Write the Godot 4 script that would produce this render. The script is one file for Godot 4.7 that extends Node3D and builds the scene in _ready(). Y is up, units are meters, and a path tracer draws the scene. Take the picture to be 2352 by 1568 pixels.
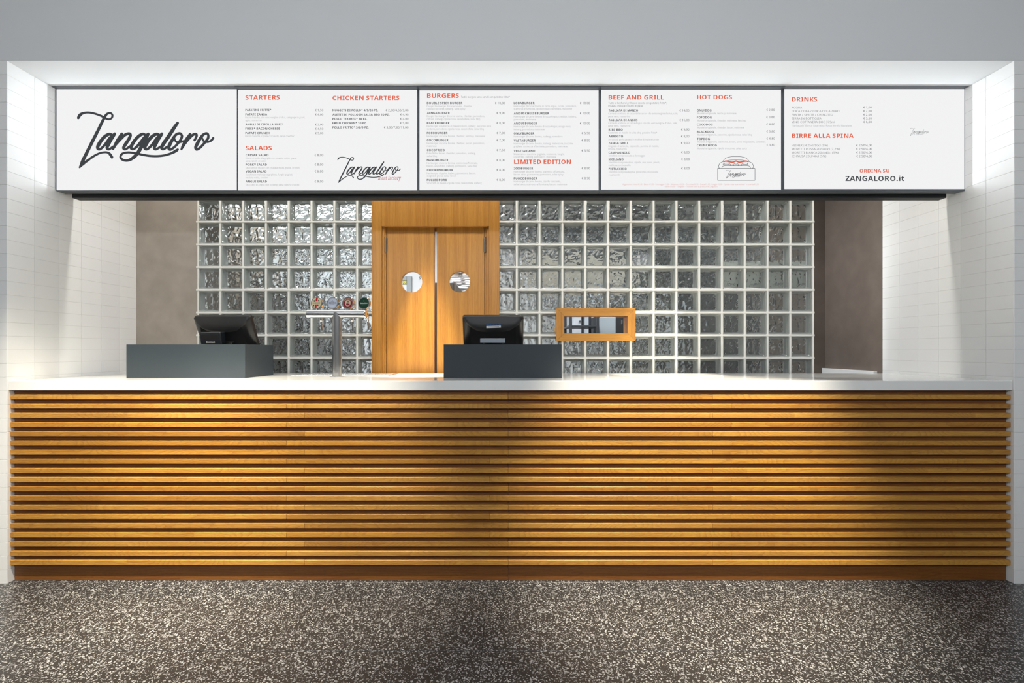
extends Node3D
# A fast-food order counter in a white tiled niche: slatted oak front, white top, five menu screens, glass-block wall with a swing door to the kitchen.

const F := 1100.0        # focal length in pixels of the 2352 x 1568 frame
const CX := 1163.0
const CY := 803.0
const EYE := 1.288       # camera height
const SF := 417.0        # pixels per metre at the niche front
const SB := 309.0        # ... at the back wall
const SM := 376.5        # ... at the menu screens
const ST := 417.0

var XL: float
var XR: float
var ZF: float
var ZB: float
var TOP: float           # niche ceiling height
var CT: float            # countertop height
var rng := RandomNumberGenerator.new()
var M := {}
var names := {}
var fonts := {}
var cap_of := {}

func P(u: float, v: float, s: float) -> Vector3:
	return Vector3((u - CX) / s, EYE - (v - CY) / s, -F / s)

# ---------------------------------------------------------------- helpers
func numbered(called: String) -> String:
	var n: int = names.get(called, 0)
	names[called] = n + 1
	return called if n == 0 else "%s_%03d" % [called, n]

func thing(called: String, label: String, category: String, at := Vector3.ZERO, group := "") -> Node3D:
	var o := Node3D.new()
	o.name = numbered(called)
	add_child(o)
	o.position = at
	tag(o, label, category, group)
	return o

func tag(o: Node3D, label: String, category: String, group := "") -> void:
	o.set_meta("label", label)
	o.set_meta("category", category)
	if group != "":
		o.set_meta("group", group)

func setting(called: String, label := "") -> Node3D:
	var o := Node3D.new()
	o.name = called
	o.set_meta("kind", "structure")
	if label != "":
		o.set_meta("label", label)
	add_child(o)
	return o

func mi(called: String, mesh: Mesh, mat: Material, parent: Node, at := Vector3.ZERO) -> MeshInstance3D:
	var o := MeshInstance3D.new()
	o.name = called
	o.mesh = mesh
	if mat != null:
		o.material_override = mat
	o.position = at
	o.cast_shadow = GeometryInstance3D.SHADOW_CASTING_SETTING_ON
	parent.add_child(o, true)
	return o

func tri(st: SurfaceTool, a: Vector3, b: Vector3, c: Vector3, n: Vector3, ua := Vector2.ZERO, ub := Vector2.ZERO, uc := Vector2.ZERO) -> void:
	st.set_normal(n)
	if (b - a).cross(c - a).dot(n) > 0.0:
		st.set_uv(ua); st.add_vertex(a)
		st.set_uv(uc); st.add_vertex(c)
		st.set_uv(ub); st.add_vertex(b)
	else:
		st.set_uv(ua); st.add_vertex(a)
		st.set_uv(ub); st.add_vertex(b)
		st.set_uv(uc); st.add_vertex(c)

func uvof(p: Vector3, n: Vector3, grain: int, off: Vector2) -> Vector2:
	var a := n.abs()
	var k := 0 if a.x >= a.y and a.x >= a.z else (1 if a.y >= a.z else 2)
	if k == grain:
		return Vector2(p[(k + 1) % 3], p[(k + 2) % 3]) + off
	return Vector2(p[grain], p[3 - k - grain]) + off

func quad(st: SurfaceTool, a: Vector3, b: Vector3, c: Vector3, d: Vector3, grain := 0, off := Vector2.ZERO, out := Vector3.ZERO) -> void:
	var n := (b - a).cross(c - a)
	if n.length_squared() < 1e-16:
		n = (c - a).cross(d - a)
	n = n.normalized()
	if out != Vector3.ZERO and n.dot(out) < 0.0:
		n = -n
	var ua := uvof(a, n, grain, off)
	var ub := uvof(b, n, grain, off)
	var uc := uvof(c, n, grain, off)
	var ud := uvof(d, n, grain, off)
	tri(st, a, b, c, n, ua, ub, uc)
	tri(st, a, c, d, n, ua, uc, ud)

func start() -> SurfaceTool:
	var st := SurfaceTool.new()
	st.begin(Mesh.PRIMITIVE_TRIANGLES)
	return st

# a box with chamfered edges
func cbox(st: SurfaceTool, c: Vector3, s: Vector3, b := 0.002, grain := 0, off := Vector2.ZERO) -> void:
	var h := s * 0.5
	b = minf(b, minf(h.x, minf(h.y, h.z)) * 0.9)
	for k in 3:
		var i := (k + 1) % 3
		var j := (k + 2) % 3
		for sg in [-1.0, 1.0]:
			var q := []
			for e in [[-1, -1], [1, -1], [1, 1], [-1, 1]]:
				var p := Vector3.ZERO
				p[k] = sg * h[k]
				p[i] = e[0] * (h[i] - b)
				p[j] = e[1] * (h[j] - b)
				q.append(c + p)
			var n := Vector3.ZERO
			n[k] = sg
			quad(st, q[0], q[1], q[2], q[3], grain, off, n)
		if b > 0.0:
			for e in [[-1, -1], [1, -1], [1, 1], [-1, 1]]:
				var q2 := []
				for t in [[-1.0, 0], [1.0, 0], [1.0, 1], [-1.0, 1]]:
					var p2 := Vector3.ZERO
					p2[k] = t[0] * (h[k] - b)
					if t[1] == 0:
						p2[i] = e[0] * h[i]
						p2[j] = e[1] * (h[j] - b)
					else:
						p2[i] = e[0] * (h[i] - b)
						p2[j] = e[1] * h[j]
					q2.append(c + p2)
				var n2 := Vector3.ZERO
				n2[i] = e[0]
				n2[j] = e[1]
				quad(st, q2[0], q2[1], q2[2], q2[3], grain, off, n2)
	if b > 0.0:
		for x in [-1.0, 1.0]:
			for y in [-1.0, 1.0]:
				for z in [-1.0, 1.0]:
					var sgn := Vector3(x, y, z)
					tri(st, c + sgn * Vector3(h.x, h.y - b, h.z - b), c + sgn * Vector3(h.x - b, h.y, h.z - b), c + sgn * Vector3(h.x - b, h.y - b, h.z), sgn.normalized())

func box(size: Vector3, b := 0.002, grain := 0, off := Vector2.ZERO, c := Vector3.ZERO) -> ArrayMesh:
	var st := start()
	cbox(st, c, size, b, grain, off)
	return st.commit()

# a box given by two corners
func span(called: String, a: Vector3, b: Vector3, mat: Material, parent: Node, bev := 0.002, grain := 0) -> MeshInstance3D:
	var lo := Vector3(minf(a.x, b.x), minf(a.y, b.y), minf(a.z, b.z))
	var hi := Vector3(maxf(a.x, b.x), maxf(a.y, b.y), maxf(a.z, b.z))
	var c := (lo + hi) * 0.5
	var at := c
	if parent is Node3D and parent != self:
		at = c - (parent as Node3D).position
	return mi(called, box(hi - lo, bev, grain, Vector2(rng.randf(), rng.randf())), mat, parent, at)

# closed rings of equal size joined into a skin, ends capped
func loft(st: SurfaceTool, rings: Array, smooth := true, cap := true, group := 0) -> void:
	var n: int = rings[0].size()
	st.set_smooth_group(group if smooth else -1)
	for r in rings.size() - 1:
		for i in n:
			var j := (i + 1) % n
			var a: Vector3 = rings[r][i]
			var b: Vector3 = rings[r][j]
			var c: Vector3 = rings[r + 1][j]
			var d: Vector3 = rings[r + 1][i]
			for p in [a, c, b, a, d, c]:
				st.add_vertex(p)
	if cap:
		st.set_smooth_group(-1)
		for e in [0, rings.size() - 1]:
			var mid := Vector3.ZERO
			for p in rings[e]:
				mid += p
			mid /= n
			for i in n:
				var a: Vector3 = rings[e][i]
				var b: Vector3 = rings[e][(i + 1) % n]
				if e == 0:
					st.add_vertex(mid); st.add_vertex(a); st.add_vertex(b)
				else:
					st.add_vertex(mid); st.add_vertex(b); st.add_vertex(a)

func lofted(rings: Array, smooth := true, cap := true) -> ArrayMesh:
	var st := start()
	loft(st, rings, smooth, cap)
	st.generate_normals()
	return st.commit()

func ring_circle(c: Vector3, r: float, ax: Vector3, ay: Vector3, n := 28) -> Array:
	var out := []
	for i in n:
		var t := TAU * i / n
		out.append(c + ax * cos(t) * r + ay * sin(t) * r)
	return out

func ring_rect(c: Vector3, w: float, h: float, r: float, seg := 4) -> Array:
	var out := []
	for q in 4:
		var cc := Vector3((w / 2 - r) * [1, -1, -1, 1][q], (h / 2 - r) * [1, 1, -1, -1][q], 0)
		for i in seg + 1:
			var t := PI / 2 * (q + float(i) / seg)
			out.append(c + cc + Vector3(cos(t), sin(t), 0) * r)
	return out

# a turned shape: profile of (radius, distance along axis)
func turned(profile: Array, axis: Vector3, c := Vector3.ZERO, n := 32, round_ := false) -> ArrayMesh:
	var ax := axis.cross(Vector3(0.31, 0.83, 0.46)).normalized()
	var ay := axis.cross(ax).normalized()
	var st := start()
	for k in profile.size() - 1:
		var a: Vector2 = profile[k]
		var b: Vector2 = profile[k + 1]
		loft(st, [ring_circle(c + axis * a.y, maxf(a.x, 1e-5), ax, ay, n), ring_circle(c + axis * b.y, maxf(b.x, 1e-5), ax, ay, n)], true, false, 0 if round_ else k + 1)
	st.generate_normals()
	return st.commit()

func tube(a: Vector3, b: Vector3, r: float, n := 24, bev := 0.0015) -> ArrayMesh:
	var d := (b - a).normalized()
	var l := (b - a).length()
	return turned([Vector2(0, 0), Vector2(r - bev, 0), Vector2(r, bev), Vector2(r, l - bev), Vector2(r - bev, l), Vector2(0, l)], d, a, n)

# a flat brush stroke: points [x, y, width], smoothed, with round ends, in the xy plane
func stroke(st: SurfaceTool, pts: Array, k: float, ox: float, oy: float, wk := 1.0, sub := 6) -> void:
	var line := []
	var n := pts.size()
	for i in n - 1:
		var p0: Array = pts[maxi(i - 1, 0)]
		var p1: Array = pts[i]
		var p2: Array = pts[i + 1]
		var p3: Array = pts[mini(i + 2, n - 1)]
		for s in sub:
			var t := float(s) / sub
			var q := []
			for c in 3:
				q.append(0.5 * (2.0 * p1[c] + (p2[c] - p0[c]) * t + (2.0 * p0[c] - 5.0 * p1[c] + 4.0 * p2[c] - p3[c]) * t * t + (3.0 * p1[c] - p0[c] - 3.0 * p2[c] + p3[c]) * t * t * t))
			line.append(q)
	line.append(pts[n - 1])
	var L := []
	var R := []
	for i in line.size():
		var a: Array = line[maxi(i - 1, 0)]
		var b: Array = line[mini(i + 1, line.size() - 1)]
		var d := Vector2(b[0] - a[0], b[1] - a[1]).normalized()
		var nn: Vector2 = Vector2(-d.y, d.x) * line[i][2] * 0.5 * wk
		L.append(Vector3(ox + (line[i][0] + nn.x) * k, oy - (line[i][1] + nn.y) * k, 0))
		R.append(Vector3(ox + (line[i][0] - nn.x) * k, oy - (line[i][1] - nn.y) * k, 0))
	for i in line.size() - 1:
		tri(st, L[i], R[i], R[i + 1], Vector3.BACK)
		tri(st, L[i], R[i + 1], L[i + 1], Vector3.BACK)
	for e in [0, line.size() - 1]:
		var c := Vector3(ox + line[e][0] * k, oy - line[e][1] * k, 0)
		var r: float = line[e][2] * 0.5 * k * wk
		for i in 10:
			tri(st, c, c + Vector3(cos(TAU * i / 10), sin(TAU * i / 10), 0) * r, c + Vector3(cos(TAU * (i + 1) / 10), sin(TAU * (i + 1) / 10), 0) * r, Vector3.BACK)

# ---------------------------------------------------------------- lettering
func font_for(face: String, bold: bool) -> Font:
	var key := face + str(bold)
	if not fonts.has(key):
		var f := SystemFont.new()
		f.font_names = PackedStringArray([face])
		f.font_weight = 700 if bold else 400
		fonts[key] = f
		var h := TextMesh.new()
		h.font = f
		h.text = "H"
		h.font_size = 32
		h.pixel_size = 0.001
		h.depth = 0.0
		var b := h.get_aabb()
		cap_of[key] = Vector2(b.position.y, b.size.y)
	return fonts[key]

# one line of print: from x0 to x1, standing on y, capitals `cap` high (metres, in the parent's own axes)
func letters(called: String, text: String, x0: float, x1: float, y: float, cap: float, z: float, mat: Material, parent: Node, bold := false, face := "Droid Sans", slant := 0.0, step := 1.0) -> MeshInstance3D:
	var t := TextMesh.new()
	t.font = font_for(face, bold)
	t.text = text
	t.font_size = 32
	t.pixel_size = 0.001
	t.depth = 0.0
	t.curve_step = step
	var b := t.get_aabb()
	var base: Vector2 = cap_of[face + str(bold)]
	var sx := (x1 - x0) / b.size.x if x1 > x0 else cap / base.y
	var sy := cap / base.y
	var o := mi(called, t, mat, parent)
	o.transform = Transform3D(Vector3(sx, 0, 0), Vector3(slant * sy, sy, 0), Vector3(0, 0, 1), Vector3(x0 - b.position.x * sx, y - base.x * sy, z))
	return o

# ---------------------------------------------------------------- materials
func mat(rgb: Color, rough := 0.5, metal := 0.0, spec := 0.5) -> StandardMaterial3D:
	var m := StandardMaterial3D.new()
	m.albedo_color = rgb
	m.roughness = rough
	m.metallic = metal
	m.metallic_specular = spec
	return m

func c8(r: int, g: int, b: int) -> Color:
	return Color(r / 255.0, g / 255.0, b / 255.0)

func glow(rgb: Color, energy: float) -> StandardMaterial3D:
	var m := mat(Color(0.02, 0.02, 0.02), 0.6, 0.0, 0.1)
	m.emission_enabled = true
	m.emission = rgb
	m.emission_energy_multiplier = energy
	return m

func wood_image(seed_: int, bands: float, wander: float, late_share: float, fleck: float) -> ImageTexture:
	var w := 1024
	var h := 512
	var n1 := FastNoiseLite.new()
	n1.seed = seed_
	n1.noise_type = FastNoiseLite.TYPE_SIMPLEX
	n1.frequency = 1.0
	n1.fractal_type = FastNoiseLite.FRACTAL_NONE
	var data := PackedByteArray()
	data.resize(w * h * 3)
	var light := Vector3(203, 153, 70)
	var dark := Vector3(152, 100, 40)
	for y in h:
		for x in w:
			var u := float(x) / w
			var v := float(y) / h
			# wraps along the grain by blending two samples
			var bl := smoothstep(0.8, 1.0, u)
			var wob := n1.get_noise_2d(u * 1.6, v * 3.0) * (1.0 - bl) + n1.get_noise_2d((u - 1.0) * 1.6, v * 3.0) * bl
			var ring := v * bands + wob * wander
			var fr := ring - floorf(ring)
			var late := fr * fr * fr
			var pore := n1.get_noise_2d(u * 30.0, v * 330.0)
			var fine := n1.get_noise_2d(u * 5.0 + 40.0, v * 90.0)
			var tone := n1.get_noise_2d(u * 0.9 + 80.0, v * 9.0)
			var f := clampf(0.25 + late * late_share + fine * 0.13 + tone * 0.16 + maxf(0.0, pore - 0.3) * fleck, 0.0, 1.0)
			var c := light.lerp(dark, f)
			var k := (y * w + x) * 3
			data[k] = int(c.x)
			data[k + 1] = int(c.y)
			data[k + 2] = int(c.z)
	var im := Image.create_from_data(w, h, false, Image.FORMAT_RGB8, data)
	im.generate_mipmaps()
	return ImageTexture.create_from_image(im)

func terrazzo_image() -> ImageTexture:
	var n := 2048
	var data := PackedByteArray()
	data.resize(n * n * 3)
	var noise := FastNoiseLite.new()
	noise.seed = 5
	noise.frequency = 0.02
	var r0 := RandomNumberGenerator.new()
	r0.seed = 99
	for y in n:
		for x in n:
			var k := (y * n + x) * 3
			var g := 47 + int(r0.randf() * 7.0)
			data[k] = g
			data[k + 1] = g
			data[k + 2] = g
	# irregular stone chips, small ones first
	for i in 18500:
		var rad := 3.2 + pow(r0.randf(), 2.2) * 7.2
		var cx := r0.randf() * n
		var cy := r0.randf() * n
		var ang := r0.randf() * TAU
		var asp := r0.randf_range(0.5, 0.95)
		var ca := cos(ang)
		var sa := sin(ang)
		var cut := []
		for e in 5:
			var t := TAU * (e + r0.randf() * 0.8) / 5.0
			cut.append(Vector3(cos(t), sin(t), rad * r0.randf_range(0.72, 1.0)))
		var tone := r0.randi_range(128, 186)
		if r0.randf() < 0.16:
			tone = r0.randi_range(84, 126)
		var warm := r0.randi_range(-3, 4)
		var m := int(ceil(rad))
		for dy in range(-m, m + 1):
			for dx in range(-m, m + 1):
				var px := (dx * ca + dy * sa)
				var py := (-dx * sa + dy * ca) / asp
				var inside := px * px + py * py < rad * rad
				if inside:
					for cc in cut:
						if px * cc.x + py * cc.y > cc.z:
							inside = false
							break
				if inside:
					var k := ((posmod(int(cy) + dy, n)) * n + posmod(int(cx) + dx, n)) * 3
					data[k] = tone
					data[k + 1] = tone - warm / 3
					data[k + 2] = tone - warm
	var im := Image.create_from_data(n, n, false, Image.FORMAT_RGB8, data)
	im.generate_mipmaps()
	return ImageTexture.create_from_image(im)

func mottle_image(a: Color, b: Color, seed_: int, freq: float, n := 512) -> ImageTexture:
	var noise := FastNoiseLite.new()
	noise.seed = seed_
	noise.frequency = freq
	noise.fractal_octaves = 5
	var im0 := noise.get_seamless_image(n, n)
	im0.convert(Image.FORMAT_L8)
	var src := im0.get_data()
	var data := PackedByteArray()
	data.resize(n * n * 3)
	for i in n * n:
		var c := a.lerp(b, src[i] / 255.0)
		data[i * 3] = int(c.r * 255)
		data[i * 3 + 1] = int(c.g * 255)
		data[i * 3 + 2] = int(c.b * 255)
	var im := Image.create_from_data(n, n, false, Image.FORMAT_RGB8, data)
	im.generate_mipmaps()
	return ImageTexture.create_from_image(im)

func make_materials() -> void:
	var oak := mat(Color.WHITE, 0.42)
	oak.albedo_texture = wood_image(3, 16.0, 4.5, 0.34, 0.5)
	oak.uv1_scale = Vector3(1.0, 2.0, 1)
	M.oak = oak
	var oak2 := oak.duplicate()
	oak2.albedo_color = c8(236, 230, 222)
	M.oak_b = oak2
	var oak3 := oak.duplicate()
	oak3.albedo_color = c8(255, 250, 236)
	M.oak_c = oak3
	var veneer := mat(c8(226, 214, 206), 0.45)
	veneer.albedo_texture = wood_image(21, 60.0, 1.2, 0.3, 0.4)
	veneer.uv1_scale = Vector3(0.7, 2.0, 1)
	M.veneer = veneer
	var door := mat(c8(250, 240, 226), 0.38)
	door.albedo_texture = veneer.albedo_texture
	door.uv1_scale = Vector3(0.35, 2.0, 1)
	M.door = door
	var backing := mat(c8(166, 141, 122), 0.5)
	backing.albedo_texture = veneer.albedo_texture
	M.backing = backing
	var ter := mat(Color.WHITE, 0.34)
	ter.albedo_texture = terrazzo_image()
	ter.uv1_triplanar = true
	ter.uv1_world_triplanar = true
	ter.uv1_scale = Vector3.ONE / 1.04
	M.terrazzo = ter
	M.floor_joint = mat(c8(44, 44, 43), 0.8)
	M.tile = [mat(c8(243, 243, 242), 0.3), mat(c8(240, 240, 239), 0.3), mat(c8(244, 244, 242), 0.32)]
	M.tile_grout = mat(c8(222, 221, 218), 0.85)
	M.paint = mat(c8(214, 215, 215), 0.8)
	M.bulkhead = mat(c8(222, 224, 226), 0.85)
	M.hall = mat(c8(150, 149, 147), 0.8)  # grey chosen to cut bounce and darken reflections
	M.white_wall = mat(c8(225, 226, 226), 0.8)
	var pl := mat(Color.WHITE, 0.85)
	pl.albedo_texture = mottle_image(c8(152, 142, 132), c8(169, 159, 148), 12, 0.012)
	pl.uv1_triplanar = true
	pl.uv1_world_triplanar = true
	pl.uv1_scale = Vector3.ONE * 0.9
	M.plaster = pl
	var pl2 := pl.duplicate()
	pl2.albedo_color = c8(172, 164, 160)  # darker copy, the shade of the passage put into the colour
	M.plaster_shaded = pl2
	M.top = mat(c8(238, 238, 236), 0.1)
	M.grout = mat(c8(238, 236, 230), 0.8)
	M.block_frame = mat(c8(150, 154, 151), 0.12, 0.0, 0.7)
	var rg := mat(Color(0.97, 0.985, 0.975, 0.0), 0.0)
	rg.transparency = BaseMaterial3D.TRANSPARENCY_ALPHA
	rg.refraction_enabled = true
	rg.refraction_scale = 0.05
	M.ripple = rg
	var pane := mat(Color(0.95, 0.98, 0.96, 0.04), 0.02)
	pane.transparency = BaseMaterial3D.TRANSPARENCY_ALPHA
	M.pane = pane
	M.steel = mat(c8(196, 197, 198), 0.2, 1.0)
	M.chrome = mat(c8(220, 221, 222), 0.08, 1.0)
	M.dull_steel = mat(c8(168, 172, 176), 0.34, 1.0)
	M.black = mat(c8(24, 24, 25), 0.35)
	M.black_soft = mat(c8(38, 38, 39), 0.5)
	M.shroud = mat(c8(43, 52, 59), 0.5)
	M.housing = mat(c8(92, 98, 104), 0.45, 0.2)
	M.beam = mat(c8(22, 23, 25), 0.6)
	M.hinge = mat(c8(128, 120, 110), 0.4, 0.8)
	M.display = glow(c8(250, 250, 251), 0.93)
	M.ink = glow(c8(64, 67, 70), 1.0)
	M.ink_mid = glow(c8(118, 120, 122), 1.0)
	M.ink_thin = glow(c8(172, 173, 175), 1.0)
	M.ink_pink = glow(c8(222, 170, 162), 1.0)
	M.orange = glow(c8(226, 98, 70), 1.0)
	M.red_ink = glow(c8(182, 62, 56), 1.0)
	M.print_dark = mat(c8(40, 42, 44), 0.6)
	M.print_white = mat(c8(232, 232, 230), 0.6)

# ---------------------------------------------------------------- the setting
func tile_mesh(w: float, h: float, d: float) -> ArrayMesh:
	return box(Vector3(w, h, d), 0.0007)

func build_floor() -> void:
	var fl := setting("floor", "dark grey terrazzo floor with pale stone chips")
	span("slab", Vector3(-4.6, -0.15, 4.0), Vector3(4.6, -0.006, -2.75), M.floor_joint, fl, 0.0)
	var tm := box(Vector3(0.5985, 0.012, 0.5985), 0.0008)
	var x0 := -0.105
	for i in range(-7, 8):
		for j in 11:
			var cx := x0 + 0.6 * i + 0.3
			var cz := -2.65 + 0.6 * j + 0.3
			if absf(cx) < 4.5 and cz < 3.9:
				mi("floor_tile", tm, M.terrazzo, fl, Vector3(cx, -0.006, cz))
	# the strip of tile that runs on under the counter
	span("floor_edge_tile", Vector3(-4.5, -0.012, -2.6515), Vector3(4.5, -0.0003, -2.74), M.terrazzo, fl, 0.0005)

func side_wall(called: String, x: float, sg: float) -> void:
	# sg: -1 the left wall, +1 the right one; tiled face towards the middle
	var w := setting(called, "white glazed tile wall of the counter niche, stack bonded")
	var th := 0.008
	var back := -ZB
	span("core", Vector3(x + sg * 0.0013, 0, ZF_() - 0.002), Vector3(x + sg * 0.3, TOP, back), M.tile_grout, w, 0.0)
	var pitch := EYE / 17.0
	var long := (ZB - (-ZF)) / 6.0
	var tm := tile_mesh(th + 0.001, pitch - 0.0013, long - 0.0013)
	for c in 6:
		for r in 38:
			if c > 0 and r < 14:
				continue
			mi("tile", tm, M.tile[(c * 7 + r * 3) % 3], w, Vector3(x + sg * th * 0.5, (r + 0.5) * pitch, ZF - th * 0.0 - (c + 0.5) * long))

func ZF_() -> float:
	return ZF

func jamb(called: String, x: float, sg: float) -> void:
	# the wall beside the niche opening, facing the hall
	var w := setting(called, "white glazed tile wall beside the niche opening")
	var th := 0.008
	span("core", Vector3(x + sg * 0.0016, 0, ZF - 0.0013), Vector3(sg * 4.6, TOP, ZF - 0.3), M.tile_grout, w, 0.0)
	var pitch := EYE / 17.0
	var tm := tile_mesh(0.15 - 0.0013, pitch - 0.0013, th + 0.001)
	for c in 2:
		for r in 38:
			mi("tile", tm, M.tile[(c * 5 + r * 3) % 3], w, Vector3(x + sg * (c + 0.5) * 0.15, (r + 0.5) * pitch, ZF - th * 0.5 + 0.0005))
	span("wall_face", Vector3(x + sg * 0.3, 0, ZF), Vector3(sg * 4.6, TOP, ZF - th), M.tile[0], w, 0.0)

func build_shell() -> void:
	side_wall("wall_left", XL, -1.0)
	side_wall("wall_right", XR, 1.0)
	jamb("wall_front_left", XL, -1.0)
	jamb("wall_front_right", XR, 1.0)
	var b := setting("wall_front_top", "grey painted bulkhead above the menu screens")
	span("bulkhead", Vector3(-4.6, TOP + 0.001, ZF), Vector3(4.6, 3.9, ZF - 0.12), M.bulkhead, b, 0.002)
	var c := setting("ceiling_niche", "white painted ceiling over the counter")
	span("ceiling_board", Vector3(XL - 0.3, TOP, ZF - 0.0005), Vector3(XR + 0.3, TOP + 0.12, -ZB - 0.1), M.paint, c, 0.0)
	var h := setting("ceiling", "white hall ceiling")
	span("ceiling_board", Vector3(-4.7, 3.75, ZF), Vector3(4.7, 3.9, 4.1), M.white_wall, h, 0.0)
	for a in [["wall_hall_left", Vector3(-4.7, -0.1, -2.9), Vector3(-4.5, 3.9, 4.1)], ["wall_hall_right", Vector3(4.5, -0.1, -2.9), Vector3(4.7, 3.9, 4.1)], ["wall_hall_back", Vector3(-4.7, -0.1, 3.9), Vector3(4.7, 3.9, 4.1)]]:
		var w := setting(a[0], "hall wall in a grey that darkens reflections")
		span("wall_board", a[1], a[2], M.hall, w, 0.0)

# ---- one glass block: moulded rim, rippled rear pane, smooth front pane
func ring8(h: Vector2, c: float, z: float) -> Array:
	return [Vector3(h.x, h.y - c, z), Vector3(h.x - c, h.y, z), Vector3(-h.x + c, h.y, z), Vector3(-h.x, h.y - c, z), Vector3(-h.x, -h.y + c, z), Vector3(-h.x + c, -h.y, z), Vector3(h.x - c, -h.y, z), Vector3(h.x, -h.y + c, z)]

func block_mesh(h: Vector2, seed_: int) -> ArrayMesh:
	var st := start()
	var q := [ring8(h, 0.005, -0.08), ring8(h, 0.005, -0.003), ring8(h - Vector2.ONE * 0.0025, 0.005, 0.0), ring8(h - Vector2.ONE * 0.005, 0.005, -0.0015), ring8(h - Vector2.ONE * 0.0062, 0.006, -0.006), ring8(h - Vector2.ONE * 0.0075, 0.006, -0.022), ring8(h - Vector2.ONE * 0.0095, 0.007, -0.026), ring8(h - Vector2.ONE * 0.0125, 0.007, -0.052), ring8(h - Vector2.ONE * 0.018, 0.008, -0.055)]
	for k in q.size() - 1:
		for i in 8:
			var j := (i + 1) % 8
			quad(st, q[k][i], q[k][j], q[k + 1][j], q[k + 1][i], 0, Vector2.ZERO, Vector3.ZERO)
	var mesh := st.commit()
	# rippled pane, a solid slab whose rear face is moulded
	var n := 30
	var hp := h - Vector2.ONE * 0.0125
	var no := FastNoiseLite.new()
	no.seed = seed_
	no.noise_type = FastNoiseLite.TYPE_SIMPLEX
	no.fractal_type = FastNoiseLite.FRACTAL_RIDGED
	no.fractal_octaves = 2
	no.frequency = 9.0
	var n2 := FastNoiseLite.new()
	n2.seed = seed_ + 50
	n2.noise_type = FastNoiseLite.TYPE_SIMPLEX
	n2.fractal_type = FastNoiseLite.FRACTAL_NONE
	n2.frequency = 20.0
	var s2 := start()
	var pt := func(ix: int, iy: int) -> Vector3:
		var x := (float(ix) / n * 2.0 - 1.0) * hp.x
		var y := (float(iy) / n * 2.0 - 1.0) * hp.y
		var mx := absf(x) if seed_ % 2 == 0 else x
		var d := 0.0072 * no.get_noise_2d(mx * 0.9 + y * 0.4, y - mx * 0.5) + 0.0016 * n2.get_noise_2d(mx, y)
		return Vector3(x, y, -0.0635 + clampf(d, -0.0075, 0.0065))
	s2.set_smooth_group(0)
	for iy in n:
		for ix in n:
			var a: Vector3 = pt.call(ix, iy)
			var b: Vector3 = pt.call(ix + 1, iy)
			var c: Vector3 = pt.call(ix + 1, iy + 1)
			var d: Vector3 = pt.call(ix, iy + 1)
			for p in [a, b, c, a, c, d]:
				s2.add_vertex(p)
	s2.set_smooth_group(-1)
	var zf := -0.054
	var fr := [Vector3(-hp.x, -hp.y, zf), Vector3(hp.x, -hp.y, zf), Vector3(hp.x, hp.y, zf), Vector3(-hp.x, hp.y, zf)]
	for p in [fr[0], fr[2], fr[1], fr[0], fr[3], fr[2]]:
		s2.add_vertex(p)
	for e in 4:
		for i in n:
			var ia: Vector2i
			var ib: Vector2i
			if e == 0:
				ia = Vector2i(i, 0); ib = Vector2i(i + 1, 0)
			elif e == 1:
				ia = Vector2i(n, i); ib = Vector2i(n, i + 1)
			elif e == 2:
				ia = Vector2i(n - i, n); ib = Vector2i(n - i - 1, n)
			else:
				ia = Vector2i(0, n - i); ib = Vector2i(0, n - i - 1)
			var a: Vector3 = pt.call(ia.x, ia.y)
			var b: Vector3 = pt.call(ib.x, ib.y)
			var af := Vector3(a.x, a.y, zf)
			var bf := Vector3(b.x, b.y, zf)
			for p in [a, bf, b, a, af, bf]:
				s2.add_vertex(p)
	s2.generate_normals()
	s2.commit(mesh)
	var s3 := start()
	var hf := h - Vector2.ONE * 0.0062
	quad(s3, Vector3(-hf.x, -hf.y, -0.010), Vector3(hf.x, -hf.y, -0.010), Vector3(hf.x, hf.y, -0.010), Vector3(-hf.x, hf.y, -0.010), 0, Vector2.ZERO, Vector3.BACK)
	s3.commit(mesh)
	mesh.surface_set_material(0, M.block_frame)
	mesh.surface_set_material(1, M.ripple)
	mesh.surface_set_material(2, M.pane)
	return mesh

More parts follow.
